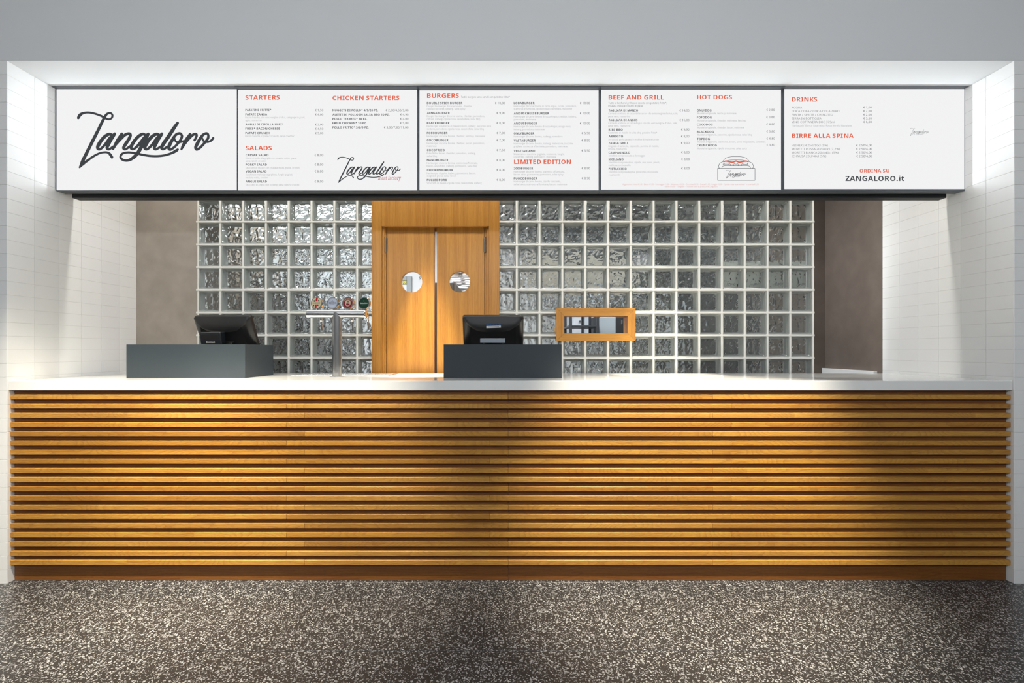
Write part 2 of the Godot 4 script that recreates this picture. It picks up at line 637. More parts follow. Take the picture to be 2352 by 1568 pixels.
func build_back_wall() -> void:
	var w := setting("wall_back", "back wall of glass blocks in white grout between taupe plaster")
	var z0 := -ZB
	var z1 := -ZB - 0.085
	var pu := 52.4 / SB
	var pv := 52.1 / SB
	var gx0 := (453.3 - CX) / SB
	var gx1 := (453.3 + 27 * 52.4 - CX) / SB
	var gy1 := EYE - (457.0 - 52.1 - CY) / SB
	var gy0 := EYE - (457.0 + 8 * 52.1 - CY) / SB
	var dl := (862.0 - CX) / SB     # opening for the door
	var dr := (1138.0 - CX) / SB
	var dt := EYE - (512.0 - CY) / SB
	span("plaster_panel", Vector3(XL - 0.05, 0, z0), Vector3(gx0, TOP, z1), M.plaster, w, 0.001)
	span("plaster_panel", Vector3(gx0, gy1, z0), Vector3(gx1, TOP, z1), M.plaster, w, 0.0)
	span("plaster_panel", Vector3(gx0, 0, z0), Vector3(dl, gy0, z1), M.plaster, w, 0.0)
	span("plaster_panel", Vector3(dr, 0, z0), Vector3(gx1, gy0, z1), M.plaster, w, 0.0)
	# header over the door between the two fields of blocks
	var cl := gx0 + 8 * pu
	var cr := gx0 + 13 * pu
	span("plaster_panel", Vector3(cl, dt, z0 + 0.0), Vector3(cr, gy1, z1), M.plaster, w, 0.0)
	# grout lattice
	var st := start()
	var jt := 0.0135
	for f in [[0, 8], [13, 27]]:
		var xa: float = gx0 + f[0] * pu
		var xb: float = gx0 + f[1] * pu
		for r in range(0, 10):
			var y := gy1 - r * pv
			var cuts := [[xa, xb]]
			if f[0] == 13 and (r == 6 or r == 7):
				pass
			for c in cuts:
				cbox(st, Vector3((c[0] + c[1]) * 0.5, y, (z0 + z1) * 0.5 + 0.0015), Vector3(c[1] - c[0] + 0.018, jt, 0.086), 0.001)
		for c in range(f[0], f[1] + 1):
			for r in 9:
				if c in [17, 18] and r == 6:
					continue
				cbox(st, Vector3(gx0 + c * pu, gy1 - (r + 0.5) * pv, (z0 + z1) * 0.5), Vector3(jt, pv - jt, 0.083), 0.0008)
	mi("grout", st.commit(), M.grout, w)
	var hh := Vector2(pu - jt, pv - jt) * 0.5
	var kinds := []
	for k in 6:
		kinds.append(block_mesh(hh, 4 + k))
	for r in 9:
		for c in 27:
			if c >= 8 and c < 13:
				continue
			if r == 6 and c >= 16 and c <= 18:
				continue
			var o := mi("glass_block", kinds[(c * 5 + r * 3 + (c * r) % 4) % 6], null, w, Vector3(gx0 + (c + 0.5) * pu, gy1 - (r + 0.5) * pv, z0))
			if (c + r) % 3 == 1:
				o.rotation.z = PI
	# the taupe plaster passage right of the glass blocks
	var pr := setting("wall_back_right", "taupe plaster passage wall right of the glass blocks")
	span("plaster_panel", Vector3(gx1 + 0.01, 0, -4.2), Vector3(XR + 0.3, TOP, -4.3), M.plaster_shaded, pr, 0.0)
	span("plaster_panel", Vector3(XR + 0.001, 0, -ZB - 0.001), Vector3(XR + 0.3, TOP, -4.2), M.plaster_shaded, pr, 0.0)
	span("ceiling_board", Vector3(gx1 - 0.02, TOP, -ZB - 0.1), Vector3(XR + 0.3, TOP + 0.1, -4.3), M.paint, pr, 0.0)
	var t := setting("trim_1", "white upstand along the passage wall behind the counter")
	span("upstand", Vector3(XR - 0.03, 0.9, -ZB - 0.05), Vector3(XR + 0.001, 1.128, -4.2), M.top, t, 0.002)

func build_door() -> void:
	# swing door in an oak frame
	var d := setting("door_1", "oak double swing door with round windows")
	var zf := -ZB + 0.022
	var s := F / -zf
	var pz := func(u: float, v: float, z: float) -> Vector3:
		var ss := F / -z
		return Vector3((u - CX) / ss, EYE - (v - CY) / ss, z)
	var ytop := EYE + (CY - 405.0) / s
	var xl0: float = pz.call(853.5, 0, zf).x
	var xl1: float = pz.call(876.5, 0, zf).x
	var xr0: float = pz.call(1123.0, 0, zf).x
	var xr1: float = pz.call(1147.0, 0, zf).x
	var yh: float = pz.call(0, 519.5, zf).y
	span("frame_stile", Vector3(xl0, 0, zf), Vector3(xl1, ytop, -ZB - 0.095), M.door, d, 0.0015, 1)
	span("frame_stile", Vector3(xr0, 0, zf), Vector3(xr1, ytop, -ZB - 0.095), M.door, d, 0.0015, 1)
	span("frame_header", Vector3(xl1 + 0.0005, yh, zf - 0.001), Vector3(xr0 - 0.0005, ytop, -ZB - 0.09), M.door, d, 0.0015, 1)
	# rebated jambs: two steps on each side
	var zj := zf - 0.016
	var zk := zf - 0.03
	for q in [[xl1, pz.call(883.0, 0, zj).x, zj], [pz.call(883.0, 0, zj).x, pz.call(887.0, 0, zk).x, zk], [pz.call(1117.5, 0, zj).x, xr0, zj], [pz.call(1113.5, 0, zk).x, pz.call(1117.5, 0, zj).x, zk]]:
		span("jamb", Vector3(q[0] + 0.0003, 0, q[2]), Vector3(q[1] - 0.0003, yh - 0.0005, -ZB - 0.085), M.door, d, 0.001, 1)
	var zl := zf - 0.034
	# stops behind the leaves close the gaps at the hinges and the head
	var xs0: float = pz.call(887.0, 0, zl).x
	var xs1: float = pz.call(1113.5, 0, zl).x
	span("door_stop", Vector3(xs0 - 0.02, 0, zl - 0.043), Vector3(xs0 + 0.018, yh, zl - 0.06), M.door, d, 0.001, 1)
	span("door_stop", Vector3(xs1 - 0.018, 0, zl - 0.043), Vector3(xs1 + 0.02, yh, zl - 0.06), M.door, d, 0.001, 1)
	span("door_stop", Vector3(xs0 + 0.0185, yh - 0.02, zl - 0.043), Vector3(xs1 - 0.0185, yh + 0.02, zl - 0.06), M.door, d, 0.001, 0)
	for k in 2:
		var ua: float = [888.2, 1003.6][k]
		var ub: float = [997.5, 1112.4][k]
		var uc: float = [945.5, 1055.6][k]
		var a: Vector3 = pz.call(ua, 522.0, zl)
		var b: Vector3 = pz.call(ub, 522.0, zl)
		var c: Vector3 = pz.call(uc, 647.0, zl)
		var leaf := leaf_mesh(a.x, b.x, 0.01, a.y, c, 25.3 / (F / -zl), 0.04, k)
		var lf := mi("leaf", leaf, M.door, d, Vector3(0, 0, zl))
		# hinge on the outer edge: two knuckled barrels and a plate
		var hx: float = a.x - 0.006 if k == 0 else b.x + 0.006
		var hy0: float = pz.call(0, 578.0, zl).y
		var hy1: float = pz.call(0, 547.0, zl).y
		var hg := mi("hinge", tube(Vector3(hx, hy0, 0.010), Vector3(hx, hy1, 0.010), 0.0062, 14), M.hinge, lf)
		hg.set_meta("label", "grey steel spring hinge")
		for e in [hy0 - 0.004, hy1 + 0.004]:
			mi("hinge_tip", tube(Vector3(hx, e - 0.005, 0.010), Vector3(hx, e + 0.005, 0.010), 0.0078, 14), M.hinge, lf)
		mi("hinge_plate", box(Vector3(0.008, hy1 - hy0, 0.003), 0.001), M.hinge, lf, Vector3(hx + (0.009 if k == 0 else -0.009), (hy0 + hy1) * 0.5, 0.0012))
		# round window pane and its lining ring
		mi("porthole_lining", hoop(c - Vector3(0, 0, c.z), 25.3 / (F / -zl), 0.0035, -0.039, -0.001), M.door, lf)
		mi("porthole_glass", turned([Vector2(0, -0.022), Vector2(25.0 / (F / -zl), -0.022)], Vector3.BACK, Vector3(c.x, c.y, 0), 40), M.pane, lf)

func hoop(c: Vector3, r: float, w: float, za: float, zb: float) -> ArrayMesh:
	return turned([Vector2(r, za), Vector2(r, zb), Vector2(r - w, zb), Vector2(r - w, za), Vector2(r, za)], Vector3.BACK, c, 48)

# a door leaf with a round hole
func leaf_mesh(x0: float, x1: float, y0: float, y1: float, c: Vector3, r: float, th: float, k: int) -> ArrayMesh:
	var st := start()
	var off := Vector2(0.37 * k, 0.21 * k)
	var n := 48
	var hole := []
	var sq := []
	var q := r * 1.35
	for i in n:
		var t := TAU * i / n + PI / 4
		var d := Vector2(cos(t), sin(t))
		hole.append(Vector2(c.x, c.y) + d * r)
		sq.append(Vector2(c.x, c.y) + d / maxf(absf(d.x), absf(d.y)) * q)
	for z in [0.0, -th]:
		var nn := Vector3(0, 0, 1 if z == 0.0 else -1)
		for i in n:
			var j := (i + 1) % n
			quad(st, Vector3(hole[i].x, hole[i].y, z), Vector3(hole[j].x, hole[j].y, z), Vector3(sq[j].x, sq[j].y, z), Vector3(sq[i].x, sq[i].y, z), 1, off, nn)
		for b in [[x0, x1, y0, c.y - q], [x0, x1, c.y + q, y1], [x0, c.x - q, c.y - q, c.y + q], [c.x + q, x1, c.y - q, c.y + q]]:
			quad(st, Vector3(b[0], b[2], z), Vector3(b[1], b[2], z), Vector3(b[1], b[3], z), Vector3(b[0], b[3], z), 1, off, nn)
	for i in n:
		var j := (i + 1) % n
		var m := Vector3(c.x - hole[i].x, c.y - hole[i].y, 0)
		quad(st, Vector3(hole[i].x, hole[i].y, 0), Vector3(hole[j].x, hole[j].y, 0), Vector3(hole[j].x, hole[j].y, -th), Vector3(hole[i].x, hole[i].y, -th), 1, off, m)
	quad(st, Vector3(x0, y0, 0), Vector3(x0, y1, 0), Vector3(x0, y1, -th), Vector3(x0, y0, -th), 1, off, Vector3.LEFT)
	quad(st, Vector3(x1, y0, 0), Vector3(x1, y1, 0), Vector3(x1, y1, -th), Vector3(x1, y0, -th), 1, off, Vector3.RIGHT)
	quad(st, Vector3(x0, y1, 0), Vector3(x1, y1, 0), Vector3(x1, y1, -th), Vector3(x0, y1, -th), 1, off, Vector3.UP)
	quad(st, Vector3(x0, y0, 0), Vector3(x1, y0, 0), Vector3(x1, y0, -th), Vector3(x0, y0, -th), 1, off, Vector3.DOWN)
	return st.commit()

func build_hatch() -> void:
	# the oak-framed serving window in the glass blocks: four mitred boards
	var w := setting("window_1", "oak framed serving hatch with mitred corners")
	var zf := -ZB + 0.03
	var s := F / -zf
	var o := [(1278.3 - CX) / s, (1459.6 - CX) / s, EYE - (782.5 - CY) / s, EYE - (707.3 - CY) / s]
	var i := [(1295.9 - CX) / s, (1442.0 - CX) / s, EYE - (765.3 - CY) / s, EYE - (725.0 - CY) / s]
	var zb := -ZB - 0.1
	var oc := [Vector2(o[0], o[2]), Vector2(o[1], o[2]), Vector2(o[1], o[3]), Vector2(o[0], o[3])]
	var ic := [Vector2(i[0], i[2]), Vector2(i[1], i[2]), Vector2(i[1], i[3]), Vector2(i[0], i[3])]
	for k in 4:
		var j := (k + 1) % 4
		var st := start()
		var g := 0 if k % 2 == 0 else 1
		var off := Vector2(0.3 * k, 0.17 * k)
		var a := Vector3(oc[k].x, oc[k].y, zf)
		var b := Vector3(oc[j].x, oc[j].y, zf)
		var c := Vector3(ic[j].x, ic[j].y, zf)
		var e := Vector3(ic[k].x, ic[k].y, zf)
		var dz := Vector3(0, 0, zb - zf)
		var dzo := Vector3(0, 0, -0.034)
		var e1 := (b - a).normalized() * 0.0006
		a += e1; e += e1; b -= e1; c -= e1
		quad(st, a, b, c, e, g, off, Vector3.BACK)
		quad(st, a + dz, b + dz, c + dz, e + dz, g, off, Vector3.FORWARD)
		var mid := (a + b + c + e) * 0.25
		quad(st, a, b, b + dz, a + dz, g, off, a - e)
		quad(st, e, c, c + dz, e + dz, g, off, e - a)
		quad(st, a, e, e + dz, a + dz, g, off, a - b)
		quad(st, b, c, c + dz, b + dz, g, off, b - a)
		mi("frame_board", st.commit(), M.door, w)

# ---------------------------------------------------------------- the counter
func build_counter() -> void:
	var zs := -F / 415.0            # slat faces
	var zb := zs - 0.024             # backing board
	var c := thing("counter", "long order counter clad in horizontal honey oak slats", "counter", Vector3(0, 0, zb))
	var yt := EYE - (896.0 - CY) / 416.0
	var xa := XL + 0.004
	var xb := XR - 0.004
	# carcass and backing boards (one seam in the middle)
	span("carcass", Vector3(xa + 0.01, 0.0, zb - 0.019), Vector3(xb - 0.01, yt - 0.001, -ZB + 0.16), M.white_wall, c, 0.0)
	var xm := (1167.0 - CX) / 412.0
	var y_pl := EYE - (1298.0 - CY) / 412.0
	for q in [[xa, xm - 0.0006], [xm + 0.0006, xb]]:
		span("backing_board", Vector3(q[0], y_pl + 0.001, zb), Vector3(q[1], yt - 0.001, zb - 0.018), M.backing, c, 0.0008)
		span("plinth_board", Vector3(q[0], 0.0005, zb), Vector3(q[1], y_pl, zb - 0.018), M.backing, c, 0.0008)
	# slats
	for r in 19:
		var yc := EYE - (911.6 + 21.13 * r - CY) / 415.0
		var cuts: Array = [22.5, 699.0, 1167.0, 1637.0, 2323.0] if r % 2 == 0 else [22.5, 657.5, 1125.0, 1680.0, 2323.0]
		for k in 4:
			var x0: float = (cuts[k] - CX) / 415.0 + (0.0004 if k > 0 else 0.0)
			var x1: float = (cuts[k + 1] - CX) / 415.0 - (0.0004 if k < 3 else 0.0)
			x0 = maxf(x0, xa)
			x1 = minf(x1, xb)
			var off := Vector2(rng.randf() * 1.0, rng.randf() * 0.5)
			var m := box(Vector3(x1 - x0, 0.0262, 0.0235), 0.0012, 0, off)
			mi("slat", m, [M.oak, M.oak_b, M.oak, M.oak_c][rng.randi() % 4], c, Vector3((x0 + x1) * 0.5, yc, (zs + zb) * 0.5 - zb + 0.0002))
	# the worktop
	var t := thing("countertop", "glossy white worktop slab lying on the slatted counter", "worktop", Vector3(0, CT, 0))
	span("slab", Vector3(XL + 0.002, yt, -F / 416.0), Vector3(XR - 0.002, CT, -3.485), M.top, t, 0.0016)

func build_shroud(u0: float, u1: float, label: String) -> void:
	# a low open-backed screen around a till: front board and two side boards
	var s := 379.0
	var a := P(u0, 868.0, s)
	var b := P(u1, 868.0, s)
	var zr := -F / 338.0
	var h := 0.2035
	var t := thing("till_surround", label, "till surround", Vector3((a.x + b.x) * 0.5, CT, a.z), "dark till surrounds on the worktop")
	span("front_board", Vector3(a.x, CT, a.z), Vector3(b.x, CT + h, a.z - 0.018), M.shroud, t, 0.0008)
	span("side_board", Vector3(a.x, CT, a.z - 0.0182), Vector3(a.x + 0.018, CT + h, zr), M.shroud, t, 0.0008)
	span("side_board", Vector3(b.x - 0.018, CT, a.z - 0.0182), Vector3(b.x, CT + h, zr), M.shroud, t, 0.0008)

func till(label: String, at: Vector3, turn: float, extra: int) -> void:
	var t := thing("till_monitor", label, "till", at, "black tills behind the dark surrounds")
	t.rotation.y = turn
	var w := 0.392
	var h := 0.29
	# stand
	mi("stand_base", lofted([ring_rect_xz(Vector3(0, 0, -0.02), 0.22, 0.19, 0.02), ring_rect_xz(Vector3(0, 0.014, -0.02), 0.22, 0.19, 0.02), ring_rect_xz(Vector3(0, 0.02, -0.02), 0.20, 0.17, 0.02)], false), M.black, t)
	mi("stand_neck", lofted([ring_rect_xz(Vector3(0, 0.018, 0.0), 0.09, 0.06, 0.012), ring_rect_xz(Vector3(0, 0.09, 0.005), 0.085, 0.05, 0.012), ring_rect_xz(Vector3(0, 0.20, 0.012), 0.085, 0.04, 0.012)], false), M.black, t)
	# the tilted head: its back faces the customers, its top leans towards them
	var tilt := Basis(Vector3.RIGHT, deg_to_rad(23.0))
	var hd := Vector3(0, 0.254, 0.0)
	var shell := mi("shell", lofted([ring_rect(Vector3(0, 0, -0.022), w, h, 0.012), ring_rect(Vector3(0, 0, -0.004), w, h, 0.014), ring_rect(Vector3(0, 0, 0.006), w - 0.004, h - 0.004, 0.016), ring_rect(Vector3(0, -0.004, 0.026), w - 0.06, h - 0.05, 0.03), ring_rect(Vector3(0, -0.006, 0.034), w - 0.10, h - 0.09, 0.03)]), M.black, t)
	shell.transform = Transform3D(tilt, hd)
	mi("glass", box(Vector3(w - 0.016, h - 0.016, 0.002), 0.0005), M.black, shell, Vector3(0, 0, -0.0225))
	# curved cover across the top of the back, its lower edge a shallow bow
	var up := []
	var lo := []
	var n := 18
	for i in n + 1:
		var f := float(i) / n * 2.0 - 1.0
		up.append(Vector2(f * (w * 0.5 - 0.004), h * 0.5 - 0.003 - 0.006 * pow(absf(f), 14.0)))
		lo.append(Vector2(f * (w * 0.5 - 0.012), h * 0.5 - 0.098 + 0.055 * pow(absf(f), 3.2)))
	var st := start()
	st.set_smooth_group(0)
	var ms := 5
	var g := func(i: int, j: int) -> Vector3:
		var f := float(j) / ms
		var q: Vector2 = up[i].lerp(lo[i], f)
		var e := 1.0 - pow(absf(float(i) / n * 2.0 - 1.0), 6.0)
		return Vector3(q.x, q.y, 0.008 + e * (0.036 * sin(minf(f, 0.75) / 0.75 * PI * 0.5)) - (0.010 * maxf(0.0, f - 0.8) / 0.2))
	for i in n:
		for j in ms:
			var a: Vector3 = g.call(i, j)
			var b: Vector3 = g.call(i + 1, j)
			var c: Vector3 = g.call(i + 1, j + 1)
			var d: Vector3 = g.call(i, j + 1)
			for p in [a, b, c, a, c, d]:
				st.add_vertex(p)
	st.set_smooth_group(-1)
	for i in n:
		var a: Vector3 = g.call(i, ms)
		var b: Vector3 = g.call(i + 1, ms)
		for p in [a, b, Vector3(b.x, b.y, 0.004), a, Vector3(b.x, b.y, 0.004), Vector3(a.x, a.y, 0.004)]:
			st.add_vertex(p)
	st.generate_normals()
	mi("rear_cover", st.commit(), M.black_soft, shell)
	mi("hinge_block", box(Vector3(0.13, 0.07, 0.04), 0.006), M.black, shell, Vector3(0, -0.05, 0.045))
	if extra == 0:
		# small customer display turned to the hall
		var cd := mi("customer_display", lofted([ring_rect(Vector3(0, 0, -0.02), 0.15, 0.075, 0.006), ring_rect(Vector3(0, 0, 0.012), 0.152, 0.078, 0.006), ring_rect(Vector3(0, -0.002, 0.02), 0.146, 0.07, 0.006)], false), mat(c8(30, 34, 40), 0.22), t, Vector3(-0.036, 0.246, 0.088))
		cd.rotation = Vector3(deg_to_rad(8), deg_to_rad(-6), 0)
		mi("window_strip", box(Vector3(0.125, 0.03, 0.001), 0.0003), M.black, cd, Vector3(0, 0.01, 0.0203))
		letters("maker_name", "direnetwork", -0.033, 0.034, -0.028, 0.0085, 0.0215, M.print_white, cd, true)
		mi("bracket", box(Vector3(0.03, 0.09, 0.012), 0.002), M.black, t, Vector3(-0.036, 0.17, 0.068))
	else:
		var sk := mi("sticker", box(Vector3(0.092, 0.027, 0.0006), 0.0001), M.print_white, t)
		sk.transform = Transform3D(tilt, hd) * Transform3D(Basis.from_euler(Vector3(deg_to_rad(-16), 0, deg_to_rad(2))), Vector3(0.004, 0.094, 0.043))
		mi("blue_band", box(Vector3(0.092, 0.014, 0.0006), 0.0001), mat(c8(40, 84, 140), 0.5), sk, Vector3(0, 0.0065, 0.0005))
		for k in 4:
			mi("print_mark", box(Vector3([0.012, 0.016, 0.010, 0.014][k], 0.006, 0.0004), 0.0001), M.print_dark, sk, Vector3(-0.027 + 0.018 * k, 0.0055, 0.001))
		mi("print_line", box(Vector3(0.07, 0.003, 0.0004), 0.0001), mat(c8(120, 124, 130), 0.6), sk, Vector3(0, -0.006, 0.0005))
		mi("rear_plate", box(Vector3(0.158, 0.028, 0.003), 0.001), mat(c8(150, 160, 172), 0.35, 0.3), t, Vector3(0.0, 0.229, 0.115))
		mi("plate_bracket", box(Vector3(0.11, 0.02, 0.05), 0.002), M.black, t, Vector3(0.0, 0.229, 0.087))

func ring_rect_xz(c: Vector3, w: float, d: float, r: float) -> Array:
	var out := []
	for p in ring_rect(Vector3.ZERO, w, d, r):
		out.append(c + Vector3(p.x, 0, -p.y))
	return out

func build_beer_tower() -> void:
	var s := 361.0
	var at := P(774.3, 865.0, s)
	at.y = CT
	var tap := thing("beer_tower", "chrome T shaped beer tower with four round brand discs", "beer tower", at)
	var rc := 0.0298
	var rt := 0.0275
	var yt := EYE + (CY - 720.6) / s - CT
	mi("foot_ring", turned([Vector2(0.0, 0.0), Vector2(0.045, 0.0), Vector2(0.045, 0.003), Vector2(0.038, 0.006), Vector2(0.03, 0.007)], Vector3.UP, Vector3.ZERO, 40), M.steel, tap)
	mi("column", turned([Vector2(rc, 0.003), Vector2(rc, yt - 0.012)], Vector3.UP, Vector3.ZERO, 48), M.steel, tap)
	# the front of the column runs up into the cross tube as a saddle point
	var st := start()
	st.set_smooth_group(0)
	var n := 40
	for i in n:
		var ta := TAU * i / n
		var tb := TAU * (i + 1) / n
		var pa := Vector3(cos(ta) * rc, 0, sin(ta) * rc)
		var pb := Vector3(cos(tb) * rc, 0, sin(tb) * rc)
		var ha := yt + 0.012 - absf(pa.x) * 0.9
		var hb := yt + 0.012 - absf(pb.x) * 0.9
		for p in [Vector3(pa.x, yt - 0.012, pa.z), Vector3(pb.x, hb, pb.z), Vector3(pb.x, yt - 0.012, pb.z), Vector3(pa.x, yt - 0.012, pa.z), Vector3(pa.x, ha, pa.z), Vector3(pb.x, hb, pb.z)]:
			st.add_vertex(p)
	st.generate_normals()
	mi("column_saddle", st.commit(), M.steel, tap)
	var xa := (705.4 - 774.3) / s
	var xb := (838.0 - 774.3) / s
	mi("cross_tube", turned([Vector2(0.0, 0.0), Vector2(rt - 0.003, 0.0), Vector2(rt, 0.003), Vector2(rt, xb - xa)], Vector3.RIGHT, Vector3(xa, yt, 0), 48), M.steel, tap)
	mi("end_cap", turned([Vector2(rt, 0.0), Vector2(rt + 0.0012, 0.0), Vector2(rt + 0.0012, 0.005), Vector2(rt - 0.002, 0.008), Vector2(0.012, 0.011), Vector2(0.0, 0.011)], Vector3.RIGHT, Vector3(xb, yt, 0), 48), M.chrome, tap)
	mi("bleed_knob", turned([Vector2(0.0, 0.0), Vector2(0.007, 0.001), Vector2(0.0085, 0.006), Vector2(0.006, 0.012), Vector2(0.0, 0.013)], Vector3.RIGHT, Vector3(xb + 0.006, yt - 0.028, -0.012), 20), M.chrome, tap)
	var kinds := [
		{"u": 728.2, "v": 695.7, "face": c8(222, 208, 172)},
		{"u": 764.6, "v": 696.0, "face": c8(206, 214, 232)},
		{"u": 800.0, "v": 696.0, "face": c8(140, 24, 44)},
		{"u": 836.7, "v": 696.4, "face": c8(4, 62, 44)}]
	for k in 4:
		var q: Dictionary = kinds[k]
		var zt := -0.035
		var ss := F / (-(at.z + zt))
		var c := Vector3((q.u - CX) / ss - at.x, EYE - (q.v - CY) / ss - CT, zt)
		# tap body behind the tube, spout, lever and disc
		mi("tap_body", turned([Vector2(0.0, 0.0), Vector2(0.011, 0.0), Vector2(0.011, 0.03), Vector2(0.013, 0.032), Vector2(0.013, 0.05), Vector2(0.0, 0.05)], Vector3(0, 0, -1), Vector3(c.x + 0.006, yt, -0.02), 20), M.chrome, tap)
		mi("spout", turned([Vector2(0.0, 0.0), Vector2(0.0085, 0.0), Vector2(0.0085, 0.035), Vector2(0.0058, 0.045), Vector2(0.0058, 0.098), Vector2(0.0, 0.098)], Vector3(0.06, -1, -0.12).normalized(), Vector3(c.x + 0.012, yt - 0.002, -0.06), 18), M.chrome, tap)
		mi("lever", tube(Vector3(c.x + 0.004, yt + 0.008, -0.045), Vector3(c.x, c.y - 0.02, zt - 0.008), 0.0055, 14), M.black, tap)
		var R := 0.0425
		var disc := mi("brand_disc", turned([Vector2(0.0, -0.012), Vector2(R - 0.002, -0.012), Vector2(R, -0.009), Vector2(R, 0.004), Vector2(R - 0.002, 0.0065), Vector2(R - 0.0065, 0.0065), Vector2(R - 0.0075, 0.0045), Vector2(0.0, 0.0045)], Vector3.BACK, Vector3.ZERO, 48), M.chrome, tap, c)
		disc.rotation = Vector3(deg_to_rad(-4), deg_to_rad(-14), 0)
		disc.set_meta("label", ["cream disc with red band", "pale blue white disc", "dark red disc with drinker emblem", "dark green disc with red star"][k])
		var rf := R - 0.0078
		mi("face_print", turned([Vector2(0.0, 0.0052), Vector2(rf, 0.0052)], Vector3.BACK, Vector3.ZERO, 44), mat(q.face, 0.35), disc)
		disc_print(disc, k, rf, 0.0056)

func ring_print(called: String, r0: float, r1: float, z: float, m: Material, parent: Node) -> void:
	mi(called, turned([Vector2(r0, z), Vector2(r1, z)], Vector3.BACK, Vector3.ZERO, 44), m, parent)

func flat(called: String, pts: Array, z: float, m: Material, parent: Node) -> void:
	var st := start()
	for i in range(1, pts.size() - 1):
		tri(st, Vector3(pts[0].x, pts[0].y, z), Vector3(pts[i].x, pts[i].y, z), Vector3(pts[i + 1].x, pts[i + 1].y, z), Vector3.BACK)
	mi(called, st.commit(), m, parent)

func dot(called: String, x: float, y: float, r: float, z: float, m: Material, parent: Node, sy := 1.0) -> void:
	var p := []
	for i in 12:
		p.append(Vector2(x + cos(TAU * i / 12) * r, y + sin(TAU * i / 12) * r * sy))
	flat(called, p, z, m, parent)

func disc_print(d: Node, k: int, R: float, z: float) -> void:
	var dark := mat(c8(44, 38, 34), 0.5)
	if k == 0:
		var red := mat(c8(196, 10, 34), 0.45)
		flat("red_band", [Vector2(-0.008, 0.010), Vector2(0.007, 0.010), Vector2(0.009, R - 0.001), Vector2(-0.005, R - 0.001)], z, red, d)
		flat("red_band", [Vector2(-0.012, -R + 0.001), Vector2(0.002, -R + 0.001), Vector2(0.004, -0.010), Vector2(-0.010, -0.010)], z, red, d)
		for q in [[-0.017, 0.013], [0.015, 0.014], [-0.021, -0.016], [0.010, -0.015]]:
			dot("head_emblem", q[0], q[1], 0.0044, z, dark, d, 1.15)
			dot("head_emblem", q[0] + 0.002, q[1] - 0.002, 0.0034, z, dark, d, 1.0)
		letters("brand_lettering", "Ichnusa", -0.026, 0.026, -0.005, 0.0105, z + 0.0003, dark, d, false, "Droid Serif", 0.25)
	elif k == 1:
		var grey := mat(c8(70, 78, 96), 0.5)
		ring_print("ring_line", R - 0.004, R - 0.003, z, grey, d)
		letters("brand_lettering", "MESSINA", -0.025, 0.025, -0.0045, 0.0105, z, mat(c8(30, 36, 54), 0.5), d, true, "Droid Serif")
		letters("small_lettering", "BIRRA", -0.009, 0.009, 0.009, 0.0045, z, grey, d, true)
		letters("small_lettering", "DELLO STRETTO", -0.015, 0.015, -0.0115, 0.003, z, grey, d, true)
		dot("star_mark", 0.0, 0.0165, 0.002, z, grey, d)
	elif k == 2:
		var cream := mat(c8(214, 196, 166), 0.5)
		var red2 := mat(c8(140, 24, 44), 0.4)
		dot("emblem_field", 0.0, 0.0, R * 0.62, z, cream, d)
		dot("figure_hat", 0.001, 0.0125, 0.0062, z + 0.0003, red2, d, 0.55)
		dot("figure_head", 0.002, 0.0065, 0.0036, z + 0.0003, red2, d)
		dot("figure_body", 0.001, -0.0095, 0.0135, z + 0.0003, red2, d, 0.45)
		dot("figure_mug", -0.005, -0.002, 0.004, z + 0.0003, red2, d)
		var word := "BIRRA MORETTI"
		for i in word.length():
			if word[i] == " ":
				continue
			var a := PI / 2 + 1.05 - 2.1 * i / (word.length() - 1)
			var o := letters("brand_letter", word[i], -0.002, 0.002, 0.0, 0.0058, z, cream, d, true)
			o.transform = Transform3D(Basis(Vector3.BACK, a - PI / 2), Vector3(cos(a), sin(a), 0) * (R * 0.72)) * o.transform
		ring_print("ring_line", R - 0.0022, R - 0.0014, z, cream, d)
	else:
		var star := []
		var st := start()
		for i in 5:
			var a := PI / 2 + TAU * i / 5
			var tip := Vector3(cos(a) * 0.0058, 0.0145 + sin(a) * 0.0058, z)
			var l := Vector3(cos(a + 0.628) * 0.0024, 0.0145 + sin(a + 0.628) * 0.0024, z)
			var r := Vector3(cos(a - 0.628) * 0.0024, 0.0145 + sin(a - 0.628) * 0.0024, z)
			tri(st, Vector3(0, 0.0145, z), r, tip, Vector3.BACK)
			tri(st, Vector3(0, 0.0145, z), tip, l, Vector3.BACK)
		mi("star_mark", st.commit(), mat(c8(206, 58, 44), 0.4), d)
		letters("brand_lettering", "Heineken", -0.026, 0.026, -0.004, 0.0085, z, M.print_white, d, true, "Droid Serif")
		letters("small_lettering", "PREMIUM QUALITY", -0.013, 0.013, -0.0125, 0.0034, z, mat(c8(120, 170, 146), 0.5), d, true)

